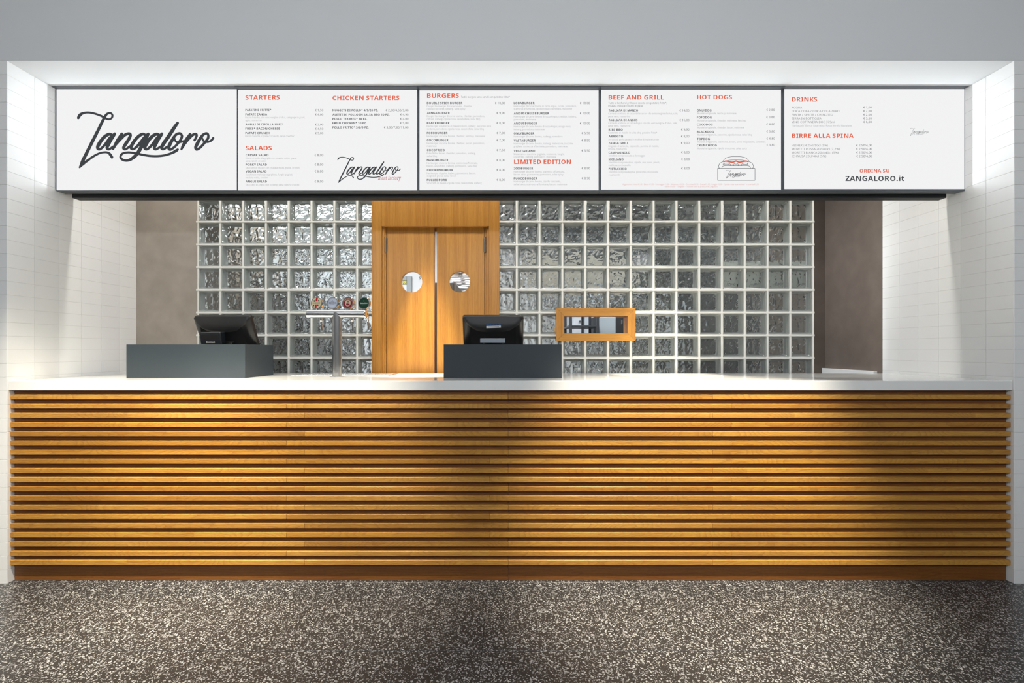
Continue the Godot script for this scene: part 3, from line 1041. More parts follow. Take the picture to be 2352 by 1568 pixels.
func build_drip_tray() -> void:
	var xa := (690.0 - CX) / 335.0
	var xb := (905.0 - CX) / 335.0
	var z0 := -F / 351.0
	var z1 := -3.455
	var t := thing("drip_tray", "perforated steel drip tray let into the worktop behind the beer tower", "drip tray", Vector3((xa + xb) * 0.5, CT, (z0 + z1) * 0.5))
	var w := xb - xa
	var d := z0 - z1
	for q in [[Vector3(0, 0.002, d * 0.5 - 0.006), Vector3(w, 0.004, 0.012)], [Vector3(0, 0.002, -d * 0.5 + 0.006), Vector3(w, 0.004, 0.012)], [Vector3(-w * 0.5 + 0.006, 0.002, 0), Vector3(0.012, 0.004, d - 0.024)], [Vector3(w * 0.5 - 0.006, 0.002, 0), Vector3(0.012, 0.004, d - 0.024)]]:
		mi("rim", box(q[1], 0.001), M.steel, t, q[0])
	mi("pan", box(Vector3(w - 0.024, 0.0008, d - 0.024), 0.0), mat(c8(50, 50, 50), 0.5, 0.6), t, Vector3(0, 0.0005, 0))
	# the pierced plate as crossing wires over the pan
	var st := start()
	var nx := 62
	var nz := 28
	for i in nx:
		cbox(st, Vector3(-w * 0.5 + 0.012 + (w - 0.024) * (i + 0.5) / nx, 0.0022, 0), Vector3(0.0045, 0.0016, d - 0.025), 0.0003)
	for j in nz:
		cbox(st, Vector3(0, 0.0022, -d * 0.5 + 0.012 + (d - 0.024) * (j + 0.5) / nz), Vector3(w - 0.025, 0.0014, 0.0045), 0.0003)
	var g := mi("pierced_plate", st.commit(), M.steel, t)
	g.set_meta("kind", "stuff")

# ---------------------------------------------------------------- menu screens
# the script logo as brush strokes: [x, y, width]
const LOGO := [
	[[322, 432, 30], [345, 395, 34], [390, 372, 24], [450, 367, 22], [520, 379, 22], [600, 407, 23], [650, 434, 24], [692, 449, 22], [727, 438, 22], [742, 408, 22], [729, 380, 22], [702, 374, 22], [670, 388, 26], [645, 425, 30], [620, 472, 32], [560, 595, 34], [480, 752, 36], [410, 892, 36], [372, 970, 36], [338, 1040, 18]],
	[[338, 1040, 18], [390, 990, 28], [450, 945, 26], [520, 897, 24], [590, 864, 22], [650, 854, 22], [690, 861, 24], [716, 885, 30], [735, 915, 30]],
	[[735, 640, 26], [705, 632, 32], [660, 652, 36], [610, 702, 38], [567, 770, 40], [562, 808, 34], [592, 814, 28], [640, 772, 28], [700, 692, 32], [745, 645, 34]],
	[[768, 630, 34], [722, 700, 38], [685, 770, 38], [675, 805, 32], [700, 817, 26], [750, 786, 26]],
	[[856, 630, 32], [810, 700, 36], [772, 770, 34], [748, 818, 20]],
	[[772, 770, 28], [830, 702, 34], [890, 645, 32], [942, 626, 30], [962, 645, 32], [938, 700, 36], [892, 770, 36], [878, 805, 32], [902, 817, 26], [955, 782, 26]],
	[[1145, 640, 26], [1112, 632, 32], [1070, 652, 34], [1020, 702, 36], [977, 770, 38], [972, 806, 32], [1002, 814, 26], [1055, 770, 30], [1125, 685, 34], [1165, 642, 34]],
	[[1180, 632, 34], [1120, 742, 42], [1060, 850, 40], [1000, 918, 36], [935, 953, 28], [875, 950, 26], [840, 916, 26], [862, 872, 24], [930, 856, 24], [1020, 865, 24], [1110, 885, 24], [1200, 899, 24], [1290, 902, 24], [1380, 892, 24], [1460, 868, 26], [1518, 838, 32], [1542, 820, 26]],
	[[1314, 640, 26], [1284, 632, 32], [1239, 652, 36], [1189, 702, 38], [1146, 770, 40], [1141, 808, 34], [1171, 814, 28], [1219, 772, 28], [1279, 692, 32], [1324, 645, 34]],
	[[1347, 630, 34], [1301, 700, 38], [1264, 770, 38], [1254, 805, 32], [1279, 817, 26], [1335, 784, 26]],
	[[1541, 495, 30], [1500, 552, 38], [1430, 660, 40], [1370, 745, 40], [1345, 798, 36], [1366, 816, 28], [1412, 788, 26]],
	[[1590, 640, 26], [1565, 622, 26], [1515, 645, 30], [1455, 740, 38], [1432, 798, 36], [1456, 820, 28], [1518, 775, 26], [1575, 705, 28], [1594, 655, 28], [1575, 623, 24]],
	[[1498, 672, 20], [1516, 718, 22], [1556, 733, 22], [1615, 716, 22]],
	[[1694, 634, 30], [1650, 700, 38], [1612, 768, 36], [1587, 818, 22]],
	[[1616, 765, 28], [1680, 682, 34], [1738, 636, 28], [1770, 634, 28], [1771, 664, 28], [1749, 706, 26]],
	[[1915, 636, 26], [1893, 622, 26], [1845, 648, 30], [1795, 725, 36], [1764, 790, 36], [1775, 820, 28], [1818, 796, 28], [1872, 738, 28], [1914, 682, 28], [1917, 642, 26]],
	[[1838, 668, 20], [1858, 713, 22], [1902, 729, 22], [1950, 712, 24], [1978, 680, 26]],
]

func logo_mesh(k: float, wk := 1.0) -> ArrayMesh:
	var st := start()
	for s in LOGO:
		stroke(st, s, k, 0, 0, wk)
	return st.commit()

# one printed menu line in crop pixels of the photograph: ox, oy, kk map them to the frame
func line(panel: Node3D, ox: float, oy: float, kk: float, kind: String, text: String, x0: float, x1: float, base: float, cap: float) -> void:
	var p := panel.position
	var a := P(ox + x0 * kk, oy + base * kk, SM)
	var xb := (ox + x1 * kk - CX) / SM
	var m: Material = {"heading": M.orange, "item": M.ink, "price": M.ink, "description": M.ink_thin, "note": M.ink_mid, "footer": M.ink_pink, "web": M.ink}[kind]
	letters(kind + "_text", text, a.x - p.x, xb - p.x, a.y - p.y, cap * kk / SM, 0.0012, m, panel, kind == "heading" or kind == "item" or kind == "web", "Droid Sans", 0.0, 0.5 if kind == "heading" else 1.2)

func menu(panel: Node3D, ox: float, oy: float, kk: float, rows: Array) -> void:
	for r in rows:
		var cap: float = {"heading": 53.0, "item": 26.0, "price": 26.0, "description": 22.0, "note": 23.0, "footer": 19.0, "web": 62.0}[r[0]]
		line(panel, ox, oy, kk, r[0], r[1], r[2], r[3], r[4], cap if r.size() < 6 else r[5])

func build_screen(k: int, label: String) -> Node3D:
	var ue: Array = [[130.0, 544.2], [546.8, 957.8], [963.6, 1374.8], [1380.6, 1793.8], [1801.0, 2219.6]][k]
	var hs: Array = [[128.6, 545.3], [545.5, 960.6], [960.8, 1377.6], [1377.8, 1797.4], [1797.6, 2221.4]][k]
	var va: Array = [[204.8, 436.8], [206.3, 437.2], [207.2, 436.6], [206.0, 435.6], [204.0, 434.2]][k]
	var c := P((ue[0] + ue[1]) * 0.5, (va[0] + va[1]) * 0.5, SM)
	var t := thing("menu_screen", label, "menu screen", c, "menu screens in a row over the counter")
	var y0 := EYE - (438.2 - CY) / SM
	var y1 := TOP - 0.0015
	var x0: float = maxf((hs[0] - CX) / SM, XL + 0.002)
	var x1: float = minf((hs[1] - CX) / SM, XR - 0.002)
	span("housing", Vector3(x0, y0, c.z - 0.0035), Vector3(x1, y1, c.z - 0.062), M.housing, t, 0.002)
	var dx0: float = (ue[0] - CX) / SM
	var dx1: float = (ue[1] - CX) / SM
	var dy0: float = EYE - (va[1] - CY) / SM
	var dy1: float = EYE - (va[0] - CY) / SM
	# thin bezel around the lit panel
	for q in [[x0, x1, y0, dy0], [x0, x1, dy1, y1], [x0, dx0, dy0, dy1], [dx1, x1, dy0, dy1]]:
		span("bezel", Vector3(q[0], q[2], c.z + 0.002), Vector3(q[1], q[3], c.z - 0.003), M.housing, t, 0.0004)
	span("hood", Vector3(x0, dy1 + 0.0005, c.z + 0.034), Vector3(x1, y1, c.z + 0.0021), M.housing, t, 0.0008)  # lip added to shade the ceiling strip above the display
	var lit := span("display", Vector3(dx0, dy0, c.z), Vector3(dx1, dy1, c.z - 0.003), M.display, t, 0.0)
	lit.set_meta("label", "lit white display")
	var l := AreaLight3D.new()
	l.name = "screen_light"
	l.area_size = Vector2(dx1 - dx0, dy1 - dy0)
	l.light_color = Color(0.95, 0.98, 1.0)
	l.light_energy = SCREEN_LIGHT
	l.area_range = 12.0
	l.area_attenuation = 2.0
	l.shadow_enabled = true
	l.rotation.y = PI
	l.position = Vector3(0, 0, 0.05)
	t.add_child(l)
	return t

func put_logo(panel: Node3D, ox: float, oy: float, kk: float, k: float, fx: float, fy: float, wk := 1.0, m: Material = null) -> void:
	# logo origin (its own pixel 0,0) at frame crop pixel fx, fy
	var a := P(ox + fx * kk, oy + fy * kk, SM)
	mi("script_logo", logo_mesh(k * kk / SM, wk), M.ink if m == null else m, panel, Vector3(a.x - panel.position.x, a.y - panel.position.y, 0.0012))

func build_screens() -> void:
	var s1 := build_screen(0, "menu screen showing only the big dark handwritten logo")
	put_logo(s1, 120, 190, 0.18707, 1.0, 0, 0, 1.16)

	var s2 := build_screen(1, "menu screen listing starters and salads with a smaller logo")
	var e := "price"
	var d := "description"
	var i := "item"
	menu(s2, 540, 195, 0.18282, [
		["heading", "STARTERS", 130, 561, 187, 54], ["heading", "CHICKEN STARTERS", 1225, 2064, 191], ["heading", "SALADS", 133, 461, 821, 54],
		[i, "PATATINE FRITTE*", 130, 455, 330], [e, "€ 1,50", 1007, 1108, 332], [i, "PATATE ZANGA", 130, 403, 384], [e, "€ 4,00", 1007, 1108, 386],
		[d, "Patate fresche, olio extravergine d'oliva, sale,pepe in grani,", 130, 880, 420], [d, "aglio, rosmarino", 130, 333, 455],
		[i, "ANELLI DI CIPOLLA 10 PZ*", 130, 610, 510], [e, "€ 3,00", 1007, 1108, 512], [i, "FRIES* BACON CHEESE", 130, 563, 564], [e, "€ 4,50", 1007, 1108, 566],
		[i, "PATATE CRUNCH", 130, 438, 618], [e, "€ 5,00", 1007, 1108, 620], [d, "Patate fresche, cipolla croccante, salsa cheddar", 130, 745, 654],
		[i, "CAESAR SALAD", 133, 420, 894], [e, "€ 8,00", 1000, 1108, 896, 28], [d, "Filetto di pollo alla griglia con insalata mista, grana,", 133, 778, 932], [d, "salsa ranch, crostini", 133, 385, 967],
		[i, "PORKY SALAD", 133, 400, 1015], [e, "€ 8,00", 1000, 1108, 1015, 28], [d, "Straccetti di maiale con insalata mista, grana, crostini", 133, 812, 1052],
		[i, "VEGAN SALAD", 133, 396, 1099], [e, "€ 6,00", 1000, 1108, 1098, 28], [d, "Zucchine e melanzane grigliate, funghi grigliati,", 133, 725, 1137], [d, "insalata mista, crostini", 133, 413, 1176],
		[i, "ANGUS SALAD", 133, 400, 1227], [e, "€ 9,00", 1000, 1108, 1227, 28], [d, "Straccetti di Angus con iceberg, salsa ranch, crostini", 133, 806, 1264],
		[i, "NUGGETS DI POLLO* 4/9/20 PZ.", 1225, 1796, 333], [e, "€ 2,60/4,50/9,00", 1893, 2177, 333], [i, "ALETTE DI POLLO IN SALSA BBQ 10 PZ.", 1225, 1941, 387], [e, "€ 4,90", 2076, 2177, 386],
		[i, "POLLO TEX MEX* 10 PZ.", 1225, 1660, 440], [e, "€ 4,00", 2076, 2177, 439], [i, "FRIED CHICKEN* 10 PZ.", 1225, 1652, 493], [e, "€ 5,00", 2076, 2177, 492],
		[i, "POLLO FRITTO* 3/6/9 PZ.", 1225, 1678, 548], [e, "€ 3,90/7,80/11,00", 1870, 2177, 548]])
	put_logo(s2, 540, 195, 0.18282, 0.4735, 1285 - 307 * 0.4735, 903 - 357 * 0.4735, 0.95)
	var a := P(540 + 1800 * 0.18282, 195 + 1194 * 0.18282, SM)
	letters("tagline_text", "meat factory", a.x - s2.position.x, a.x - s2.position.x + 284 * 0.18282 / SM, a.y - s2.position.y, 0.0235, 0.0014, M.red_ink, s2, false, "Droid Serif", 0.22, 0.5)

	var s3 := build_screen(2, "menu screen listing burgers and a limited edition section")
	menu(s3, 950, 195, 0.18707, [
		["heading", "BURGERS", 165, 556, 161, 54], ["note", "Tutti i burgers sono serviti con patatine fritte*", 582, 1182, 160], ["heading", "LIMITED EDITION", 1233, 1931, 971],
		[i, "DOUBLE SPICY BURGER", 163, 601, 236], [e, "€ 10,00", 999, 1121, 236], [d, "Doppio hamburger di carne bovina, cheddar,", 163, 720, 272], [d, "cipolla croccante, iceberg, salsa spicy", 163, 635, 307],
		[i, "ZANGABURGER", 163, 445, 359], [e, "€ 9,90", 1020, 1121, 359], [d, "Doppio hamburger di carne bovina, cheddar, pomodoro,", 163, 872, 395], [d, "cetrioli, iceberg, cipolla rossa caramellata, salsa bbq", 163, 815, 430],
		[i, "BLACKBURGER", 163, 443, 481], [e, "€ 8,00", 1020, 1121, 481], [d, "Hamburger di salsiccia di maialino nero, iceberg, pecorino nero", 163, 951, 518], [d, "siciliano,pomodoro, cipolla rossa caramellata, salsa bbq", 163, 860, 553],
		[i, "FOFOBURGER", 163, 417, 604], [e, "€ 7,00", 1020, 1121, 604], [d, "Hamburger di carne bovina, cheddar, ketchup, maionese", 163, 876, 640],
		[i, "COCOBURGER", 163, 428, 692], [e, "€ 7,00", 1020, 1121, 692], [d, "Hamburger di carne bovina, cheddar, bacon, pomodoro,", 163, 870, 728], [d, "maionese", 163, 283, 762],
		[i, "COCOFRIED", 163, 381, 814], [e, "€ 7,50", 1020, 1121, 814], [d, "Pollo fritto, bacon, cheddar, pomodoro, iceberg,", 163, 762, 850], [d, "salsa bbq", 163, 285, 884],
		[i, "NANOBURGER", 163, 426, 936], [e, "€ 8,00", 1020, 1121, 936], [d, "Hamburger di carne bovina, scamorza affumicata,", 163, 787, 971], [d, "bacon, uovo fritto, iceberg, pomodoro, salsa bbq", 163, 778, 1006],
		[i, "CHICKENBURGER", 163, 487, 1058], [e, "€ 8,00", 1020, 1121, 1056], [d, "Hamburger di pollo, iceberg, pomodoro, bacon,", 163, 762, 1094], [d, "scaglie di grana, salsa ranch", 163, 517, 1128],
		[i, "PULLEDPORK", 163, 411, 1181], [e, "€ 8,00", 1020, 1121, 1179], [d, "Straccetti di maiale, cipolla rossa caramellata, iceberg", 163, 835, 1216],
		[i, "LOBABURGER", 1230, 1486, 236], [e, "€ 10,00", 2041, 2165, 236], [d, "Hamburger di carne bovina di razza Angus, rucola, pomodoro,", 1230, 2000, 271], [d, "scamorza affumicata, cipolla rossa caramellata, maionese", 1230, 1945, 306],
		[i, "ANGUSCHEESEBURGER", 1230, 1664, 364], [e, "€ 10,00", 2041, 2165, 362], [d, "Hamburger di carne bovina di razza Angus, cheddar, iceberg,", 1230, 1998, 400], [d, "pomodoro, maionese", 1230, 1497, 435],
		[i, "ANGUSBURGER", 1230, 1515, 486], [e, "€ 10,00", 2041, 2165, 485], [d, "Hamburger di carne bovina di razza Angus, asiago nero,", 1230, 1932, 522], [d, "iceberg, pomodoro, maionese", 1230, 1607, 557],
		[i, "ONLYBURGER", 1230, 1482, 609], [e, "€ 5,50", 2063, 2165, 606], [d, "Hamburger di carne bovina, iceberg, pomodoro", 1230, 1828, 644],
		[i, "VASTABURGER", 1230, 1499, 696], [e, "€ 8,50", 2063, 2165, 694], [d, "Hamburger di carne bovina, iceberg, melanzane, zucchine", 1230, 1960, 731], [d, "grigliate, scamorza affumicata, pomodoro, maionese", 1230, 1888, 766],
		[i, "VEGETARIANO", 1230, 1490, 824], [e, "€ 5,50", 2063, 2165, 820], [d, "Melanzane e zucchine grigliate, scamorza, funghi,", 1230, 1852, 860], [d, "uovo fritto, iceberg, pomodoro, maionese", 1230, 1750, 894],
		[i, "2000BURGER", 1230, 1467, 1039], [e, "€ 8,90", 2064, 2166, 1037], [d, "Hamburger di carne bovina, scamorza affumicata,", 1230, 1855, 1075], [d, "bacon, salsa guacamole, pomodoro, salsa spicy", 1230, 1838, 1109],
		[i, "FUOCOBURGER", 1230, 1519, 1161], [e, "€ 8,90", 2064, 2166, 1159], [d, "Hamburger di carne bovina, cipolla croccante,", 1230, 1808, 1196], [d, "salsa fuoco, scamorza affumicata, bacon, maionese", 1230, 1884, 1231]])

	var s4 := build_screen(3, "menu screen listing beef, grill and hot dogs with a burger drawing")
	menu(s4, 1370, 195, 0.18707, [
		["heading", "BEEF AND GRILL", 148, 825, 181], ["heading", "HOT DOGS", 1234, 1663, 178],
		["note", "Tutte le beef and grill sono servite con patatine fritte*,", 146, 864, 233], ["note", "insalata mista e crostini di pane", 146, 570, 268],
		[i, "TAGLIATA DI MANZO", 148, 509, 328], [e, "€ 14,00", 1020, 1139, 328], [d, "Carne di scottona di razza italiana con olio extravergine d'oliva, sale,", 146, 998, 363], [d, "pepe nero, rosmarino", 146, 412, 398],
		[i, "TAGLIATA DI ANGUS", 148, 503, 445], [e, "€ 16,00", 1020, 1139, 445], [d, "Carne di scottona di razza Angus con olio extravergine d'oliva, sale,", 146, 992, 480], [d, "pepe nero, rosmarino", 146, 414, 515],
		[i, "RIBS BBQ", 148, 322, 563], [e, "€ 9,90", 1039, 1139, 561], [d, "Costolette di maiale in salsa bbq, patatine fritte*", 146, 744, 598],
		[i, "ARROSTO", 148, 326, 645], [e, "€ 8,00", 1039, 1139, 644], [d, "Arrosto di pollo panato in mollica di mais e carote", 146, 764, 680],
		[i, "ZANGA GRILL", 148, 391, 728], [e, "€ 9,00", 1039, 1140, 726], [d, "Grigliata di salsiccia, capocollo, puntina di maiale,", 146, 765, 763], [d, "limone, rosmarino", 146, 370, 797],
		[i, "CAMPAGNOLO", 148, 411, 845], [e, "€ 8,00", 1040, 1141, 840], [d, "Involtino con prosciutto e formaggio", 148, 597, 880],
		[i, "SICILIANO", 148, 331, 927], [e, "€ 8,00", 1041, 1142, 925], [d, "Involtino con pomodoro, cipolla, uva passa, pinoli,", 148, 774, 962], [d, "mollica e caciocavallo", 148, 418, 997],
		[i, "PISTACCHIO", 149, 370, 1044], [e, "€ 8,00", 1041, 1143, 1038], [d, "Involtino con philadelphia, pistacchio, mozzarella", 148, 757, 1079], [d, "e pancarrè", 148, 283, 1114],
		[i, "ONLYDOG", 1233, 1410, 327], [e, "€ 2,80", 2085, 2187, 321], [d, "Wurstel artigianale, ketchup, maionese", 1233, 1716, 361],
		[i, "FOFODOG", 1233, 1414, 413], [e, "€ 3,80", 2085, 2187, 409], [d, "Wurstel artigianale, cheddar, maionese, ketchup", 1233, 1836, 448],
		[i, "COCODOG", 1233, 1425, 501], [e, "€ 4,80", 2085, 2188, 497], [d, "Wurstel artigianale, cheddar, bacon, maionese", 1233, 1812, 535],
		[i, "BLACKDOG", 1233, 1440, 589], [e, "€ 3,80", 2086, 2188, 585], [d, "Wurstel artigianale, pecorino, cipolla rossa, salsa bbq", 1233, 1902, 623],
		[i, "TOPDOG", 1233, 1390, 677], [e, "€ 4,80", 2086, 2189, 672], [d, "Wurstel artigianale, scamorza, bacon, uovo strapazzato, salsa bbq", 1233, 2073, 710],
		[i, "CRUNCHDOG", 1233, 1477, 755], [e, "€ 3,80", 2087, 2190, 751], [d, "Wurstel artigianale, cipolla croccante, salsa spicy", 1233, 1846, 790],
		["footer", "Aggiunzioni: Uovo €1,00 - Bacon €1,00 - Formaggio €1,00 - Melanzane €0,50 - Zucchine €0,50 - Grana €1,00 - Funghi €0,50 - Cipolla rossa caramellata / croccante €0,50", 320, 1990, 1229],
		["footer", "- Farina 0 e 00 - *Surgelati - I wurstel sono di produzione Zangaloro", 825, 1485, 1255]])
	# line drawing: a filled bun in a paper tray with the logo on it
	var kk := 0.18707
	var o := P(1370, 195, SM) - s4.position
	var st := start()
	var w := 5.0
	for q in [[[1487, 1025], [1487, 1172]], [[1487, 1172], [1945, 1172]], [[1945, 1172], [1945, 1025]], [[1945, 1025], [1487, 1025]]]:
		stroke(st, [[q[0][0], q[0][1], w], [q[1][0], q[1][1], w]], kk / SM, o.x, o.y, 1.0, 2)
	var curves := [
		[[1548, 945], [1566, 918], [1600, 894], [1650, 882], [1712, 881], [1774, 882], [1824, 894], [1858, 918], [1876, 945]],
		[[1548, 945], [1516, 962], [1499, 992], [1500, 1010], [1508, 1024]], [[1876, 945], [1908, 962], [1926, 992], [1925, 1010], [1916, 1024]],
		[[1540, 1024], [1546, 1004], [1576, 992], [1712, 992], [1850, 992], [1882, 1004], [1890, 1024]],
		[[1552, 975], [1580, 960], [1620, 962], [1660, 982], [1712, 962], [1760, 982], [1805, 962], [1840, 960], [1862, 972]],
		[[1552, 975], [1580, 974], [1620, 976], [1660, 992], [1712, 978], [1760, 992], [1805, 976], [1840, 978], [1862, 972]],
		[[1556, 943], [1600, 930], [1660, 922], [1712, 920], [1770, 922], [1824, 930], [1868, 943]]]
	for cv in curves:
		var pts := []
		for p in cv:
			pts.append([p[0], p[1], w])
		stroke(st, pts, kk / SM, o.x, o.y, 1.0, 5)
	mi("burger_drawing", st.commit(), M.ink, s4, Vector3(0, 0, 0.0012))
	var st2 := start()
	stroke(st2, [[1560, 944, 14], [1590, 936, 18], [1630, 944, 18], [1672, 950, 18], [1712, 936, 18], [1752, 950, 18], [1795, 942, 18], [1835, 936, 18], [1862, 944, 14]], kk / SM, o.x, o.y, 1.0, 6)
	mi("red_sauce_drawing", st2.commit(), M.orange, s4, Vector3(0, 0, 0.0015))
	put_logo(s4, 1370, 195, kk, 0.149, 1587 - 307 * 0.149, 1047 - 357 * 0.149, 0.85)

	var s5 := build_screen(4, "menu screen listing drinks and draught beers above a web address")
	menu(s5, 1790, 190, 0.19133, [
		["heading", "DRINKS", 148, 452, 227, 52], ["heading", "BIRRE ALLA SPINA", 149, 890, 662, 50],
		["note", "ACQUA", 147, 272, 312, 25], [e, "€ 1,00", 1008, 1107, 310, 25], ["note", "COCA COLA / COCA COLA ZERO", 147, 719, 355, 25], [e, "€ 2,00", 1008, 1107, 354, 25],
		["note", "FANTA / SPRITE / CHINOTTO", 147, 642, 398, 25], [e, "€ 2,00", 1008, 1107, 397, 25], ["note", "BIRRA IN BOTTIGLIA", 147, 503, 441, 25], [e, "€ 3,50", 1008, 1107, 440, 25],
		["note", "VINO COTTANERA DOC 375ml", 147, 664, 484, 25], [e, "€ 6,00", 1008, 1107, 483, 25], [d, "\"Barbazzale\" Bianco Catarratto / Rosso Nerello Mascalese", 147, 865, 527],
		["note", "HEINEKEN 25cl/50cl (5%)", 147, 580, 765, 25], [e, "€ 2,50/4,00", 923, 1109, 764, 25], ["note", "MORETTI ROSSA 20cl/40cl (7,2%)", 147, 724, 808, 25], [e, "€ 2,50/4,00", 923, 1109, 807, 25],
		["note", "MORETTI BIANCA 20cl/40cl (5%)", 147, 708, 851, 25], [e, "€ 2,50/4,00", 923, 1109, 850, 25], ["note", "ICHNUSA 20cl/40cl (5%)", 147, 560, 893, 25], [e, "€ 2,50/4,00", 924, 1110, 893, 25],
		["heading", "ORDINA SU", 963, 1319, 1077, 40], ["web", "ZANGALORO.it", 793, 1496, 1180, 60]])
	put_logo(s5, 1790, 190, 0.19133, 0.1365, 1565 - 307 * 0.1365, 546 - 357 * 0.1365, 0.6)

	# black carrier beam behind and below the screens
	var yb := EYE - (438.2 - CY) / SM
	var bm := thing("carrier_beam", "black steel carrier beam running under the row of menu screens", "beam", Vector3(0, yb - 0.02, -F / SM - 0.09))
	span("rail", Vector3((159.0 - CX) / 370.0, yb - 0.021, -F / SM - 0.068), Vector3((2180.0 - CX) / 370.0, yb + 0.3, -F / SM - 0.125), M.beam, bm, 0.002)

# ---------------------------------------------------------------- the kitchen seen through the blocks, the hatch and the round windows
func build_kitchen() -> void:
	var zk0 := -ZB - 0.1
	var zk1 := -6.2
	var h := 2.84
	for a in [["wall_kitchen_back", Vector3(-3.3, 0, zk1), Vector3(3.1, h, zk1 - 0.1)], ["wall_kitchen_left", Vector3(-3.1, 0, zk0), Vector3(-3.3, h, zk1)], ["wall_kitchen_right", Vector3(3.0, 0, -4.3), Vector3(3.1, h, zk1)]]:
		var w := setting(a[0], "pale kitchen wall behind the glass blocks")
		span("wall_board", a[1], a[2], M.white_wall, w, 0.0)
	var c := setting("ceiling_kitchen", "white kitchen ceiling")
	span("ceiling_board", Vector3(-3.3, h, zk0), Vector3(3.1, h + 0.1, zk1 - 0.1), M.paint, c, 0.0)
	var f := setting("floor_kitchen", "grey kitchen floor")
	span("slab", Vector3(-3.3, -0.1, -2.75), Vector3(3.1, -0.001, zk1 - 0.1), mat(c8(84, 82, 78), 0.5), f, 0.0)
	# ceiling panels
	for q in [[-1.75, -4.75, 1.5, 0.5, 9.5], [-0.3, -4.12, 0.5, 0.6, 2.6], [1.1, -4.0, 1.9, 0.16, 5.0]]:
		var t := thing("kitchen_ceiling_light", "bright flat ceiling light in the kitchen behind the glass blocks", "ceiling light", Vector3(q[0], h, q[1]), "kitchen ceiling lights")
		mi("frame", box(Vector3(q[2] + 0.04, 0.03, q[3] + 0.04), 0.004), M.white_wall, t, Vector3(0, -0.0155, 0))
		mi("lamp_diffuser", box(Vector3(q[2], 0.006, q[3]), 0.001), glow(Color(0.96, 0.98, 1.0), 2.6), t, Vector3(0, -0.033, 0))
		var l := AreaLight3D.new()
		l.name = "panel_light"
		l.area_size = Vector2(q[2], q[3])
		l.light_energy = KITCHEN_LIGHT * q[4]
		l.light_color = Color(0.96, 0.98, 1.0)
		l.rotation.x = -PI / 2
		l.position = Vector3(0, -0.04, 0)
		l.area_range = 12.0
		l.area_attenuation = 2.0
		l.shadow_enabled = true
		t.add_child(l)
	# inner door: grey frame, white leaf, yellow notice (through the left round window)
	var sz := F / 6.19
	var q := P(935.0, 644.0, sz)
	var r := P(946.0, 634.5, sz)
	var kd := setting("door_2", "white kitchen door in a grey frame")
	var gz := zk1 + 0.03
	span("frame_stile", Vector3(q.x, 0, gz), Vector3(r.x, r.y, zk1), mat(c8(150, 156, 158), 0.5), kd, 0.004)
	span("frame_header", Vector3(q.x - 0.8, q.y, gz), Vector3(q.x - 0.001, r.y, zk1), mat(c8(150, 156, 158), 0.5), kd, 0.004)
	span("leaf", Vector3(q.x - 0.8, 0, gz - 0.012), Vector3(q.x - 0.003, q.y - 0.003, zk1), mat(c8(214, 220, 226), 0.5), kd, 0.002)
	var n0 := P(925.0, 654.0, sz)
	var n1 := P(934.6, 644.4, sz)
	var nt := thing("warning_notice", "small yellow notice with black pictograms on the kitchen door", "sign", Vector3((n0.x + n1.x) * 0.5, (n0.y + n1.y) * 0.5, gz - 0.010))
	mi("plate", box(Vector3(0.054, 0.054, 0.002), 0.0004), mat(c8(40, 40, 30), 0.5), nt)
	for k in 4:
		mi("yellow_field", box(Vector3(0.022, 0.022, 0.001), 0.0002), mat(c8(222, 214, 40), 0.5), nt, Vector3(-0.012 + 0.024 * (k % 2), 0.012 - 0.024 * (k / 2), 0.0016))
		dot("pictogram", -0.012 + 0.024 * (k % 2), 0.011 - 0.024 * (k / 2), [0.006, 0.005, 0.008, 0.007][k], 0.0023, M.print_dark, nt)
	var hk := P(964.5, 638.0, sz)
	var hook := thing("wall_hook", "small dark S shaped hook on the pale kitchen wall", "hook", Vector3(hk.x, hk.y, zk1 + 0.003))
	var hs := start()
	stroke(hs, [[6, -12, 5], [-4, -12, 5], [-4, -2, 5], [4, 2, 5], [4, 11, 5], [-6, 12, 5]], 0.0011, 0, 0)
	mi("wire", hs.commit(), M.print_dark, hook)
	# folded paper bags on a steel shelf (through the right round window)
	var ss := F / 4.62
	var ctr := P(1058.0, 648.0, ss)
	var y := P(0, 668.0, ss).y
	var sh := thing("wall_shelf", "steel shelf carrying folded white paper bags behind the round window", "shelf", Vector3(ctr.x + 0.1, y - 0.012, -4.75))
	mi("board", box(Vector3(0.55, 0.02, 0.30), 0.003), M.dull_steel, sh, Vector3(0, -0.001, 0))
	mi("bracket", box(Vector3(0.02, 0.10, 0.26), 0.003), M.dull_steel, sh, Vector3(-0.22, -0.062, 0))
	mi("bracket", box(Vector3(0.02, 0.10, 0.26), 0.003), M.dull_steel, sh, Vector3(0.22, -0.062, 0))
	var yy := y
	for k in 11:
		var th := 0.017 + rng.randf() * 0.007
		var b := thing("paper_bag", "folded white paper bag with dark print in a stack behind the round window", "paper bag", Vector3(ctr.x + 0.06 + rng.randf_range(-0.03, 0.03), yy + th * 0.5, -4.74), "stack of folded white paper bags")
		b.rotation = Vector3(0, rng.randf_range(-0.2, 0.2), 0)
		mi("bag_body", lofted([ring_rect(Vector3(0, 0, -0.11), 0.30, th, th * 0.35, 2), ring_rect(Vector3(0, 0, 0.09), 0.31, th * 0.98, th * 0.4, 2), ring_rect(Vector3(0.004, -0.001, 0.11), 0.30, th * 0.7, th * 0.3, 2)], false), mat(c8(224, 226, 228), 0.8), b)
		mi("print_mark", logo_mesh(0.000026, 1.8), M.print_dark, b, Vector3(-0.10 + rng.randf() * 0.07, 0.0183, 0.1112))
		yy += th + 0.0006
	var bs := F / 4.35
	var b0 := P(992.0, 0, bs).x
	var b1 := P(1046.0, 0, bs).x
	var by := P(0, 646.0, bs).y
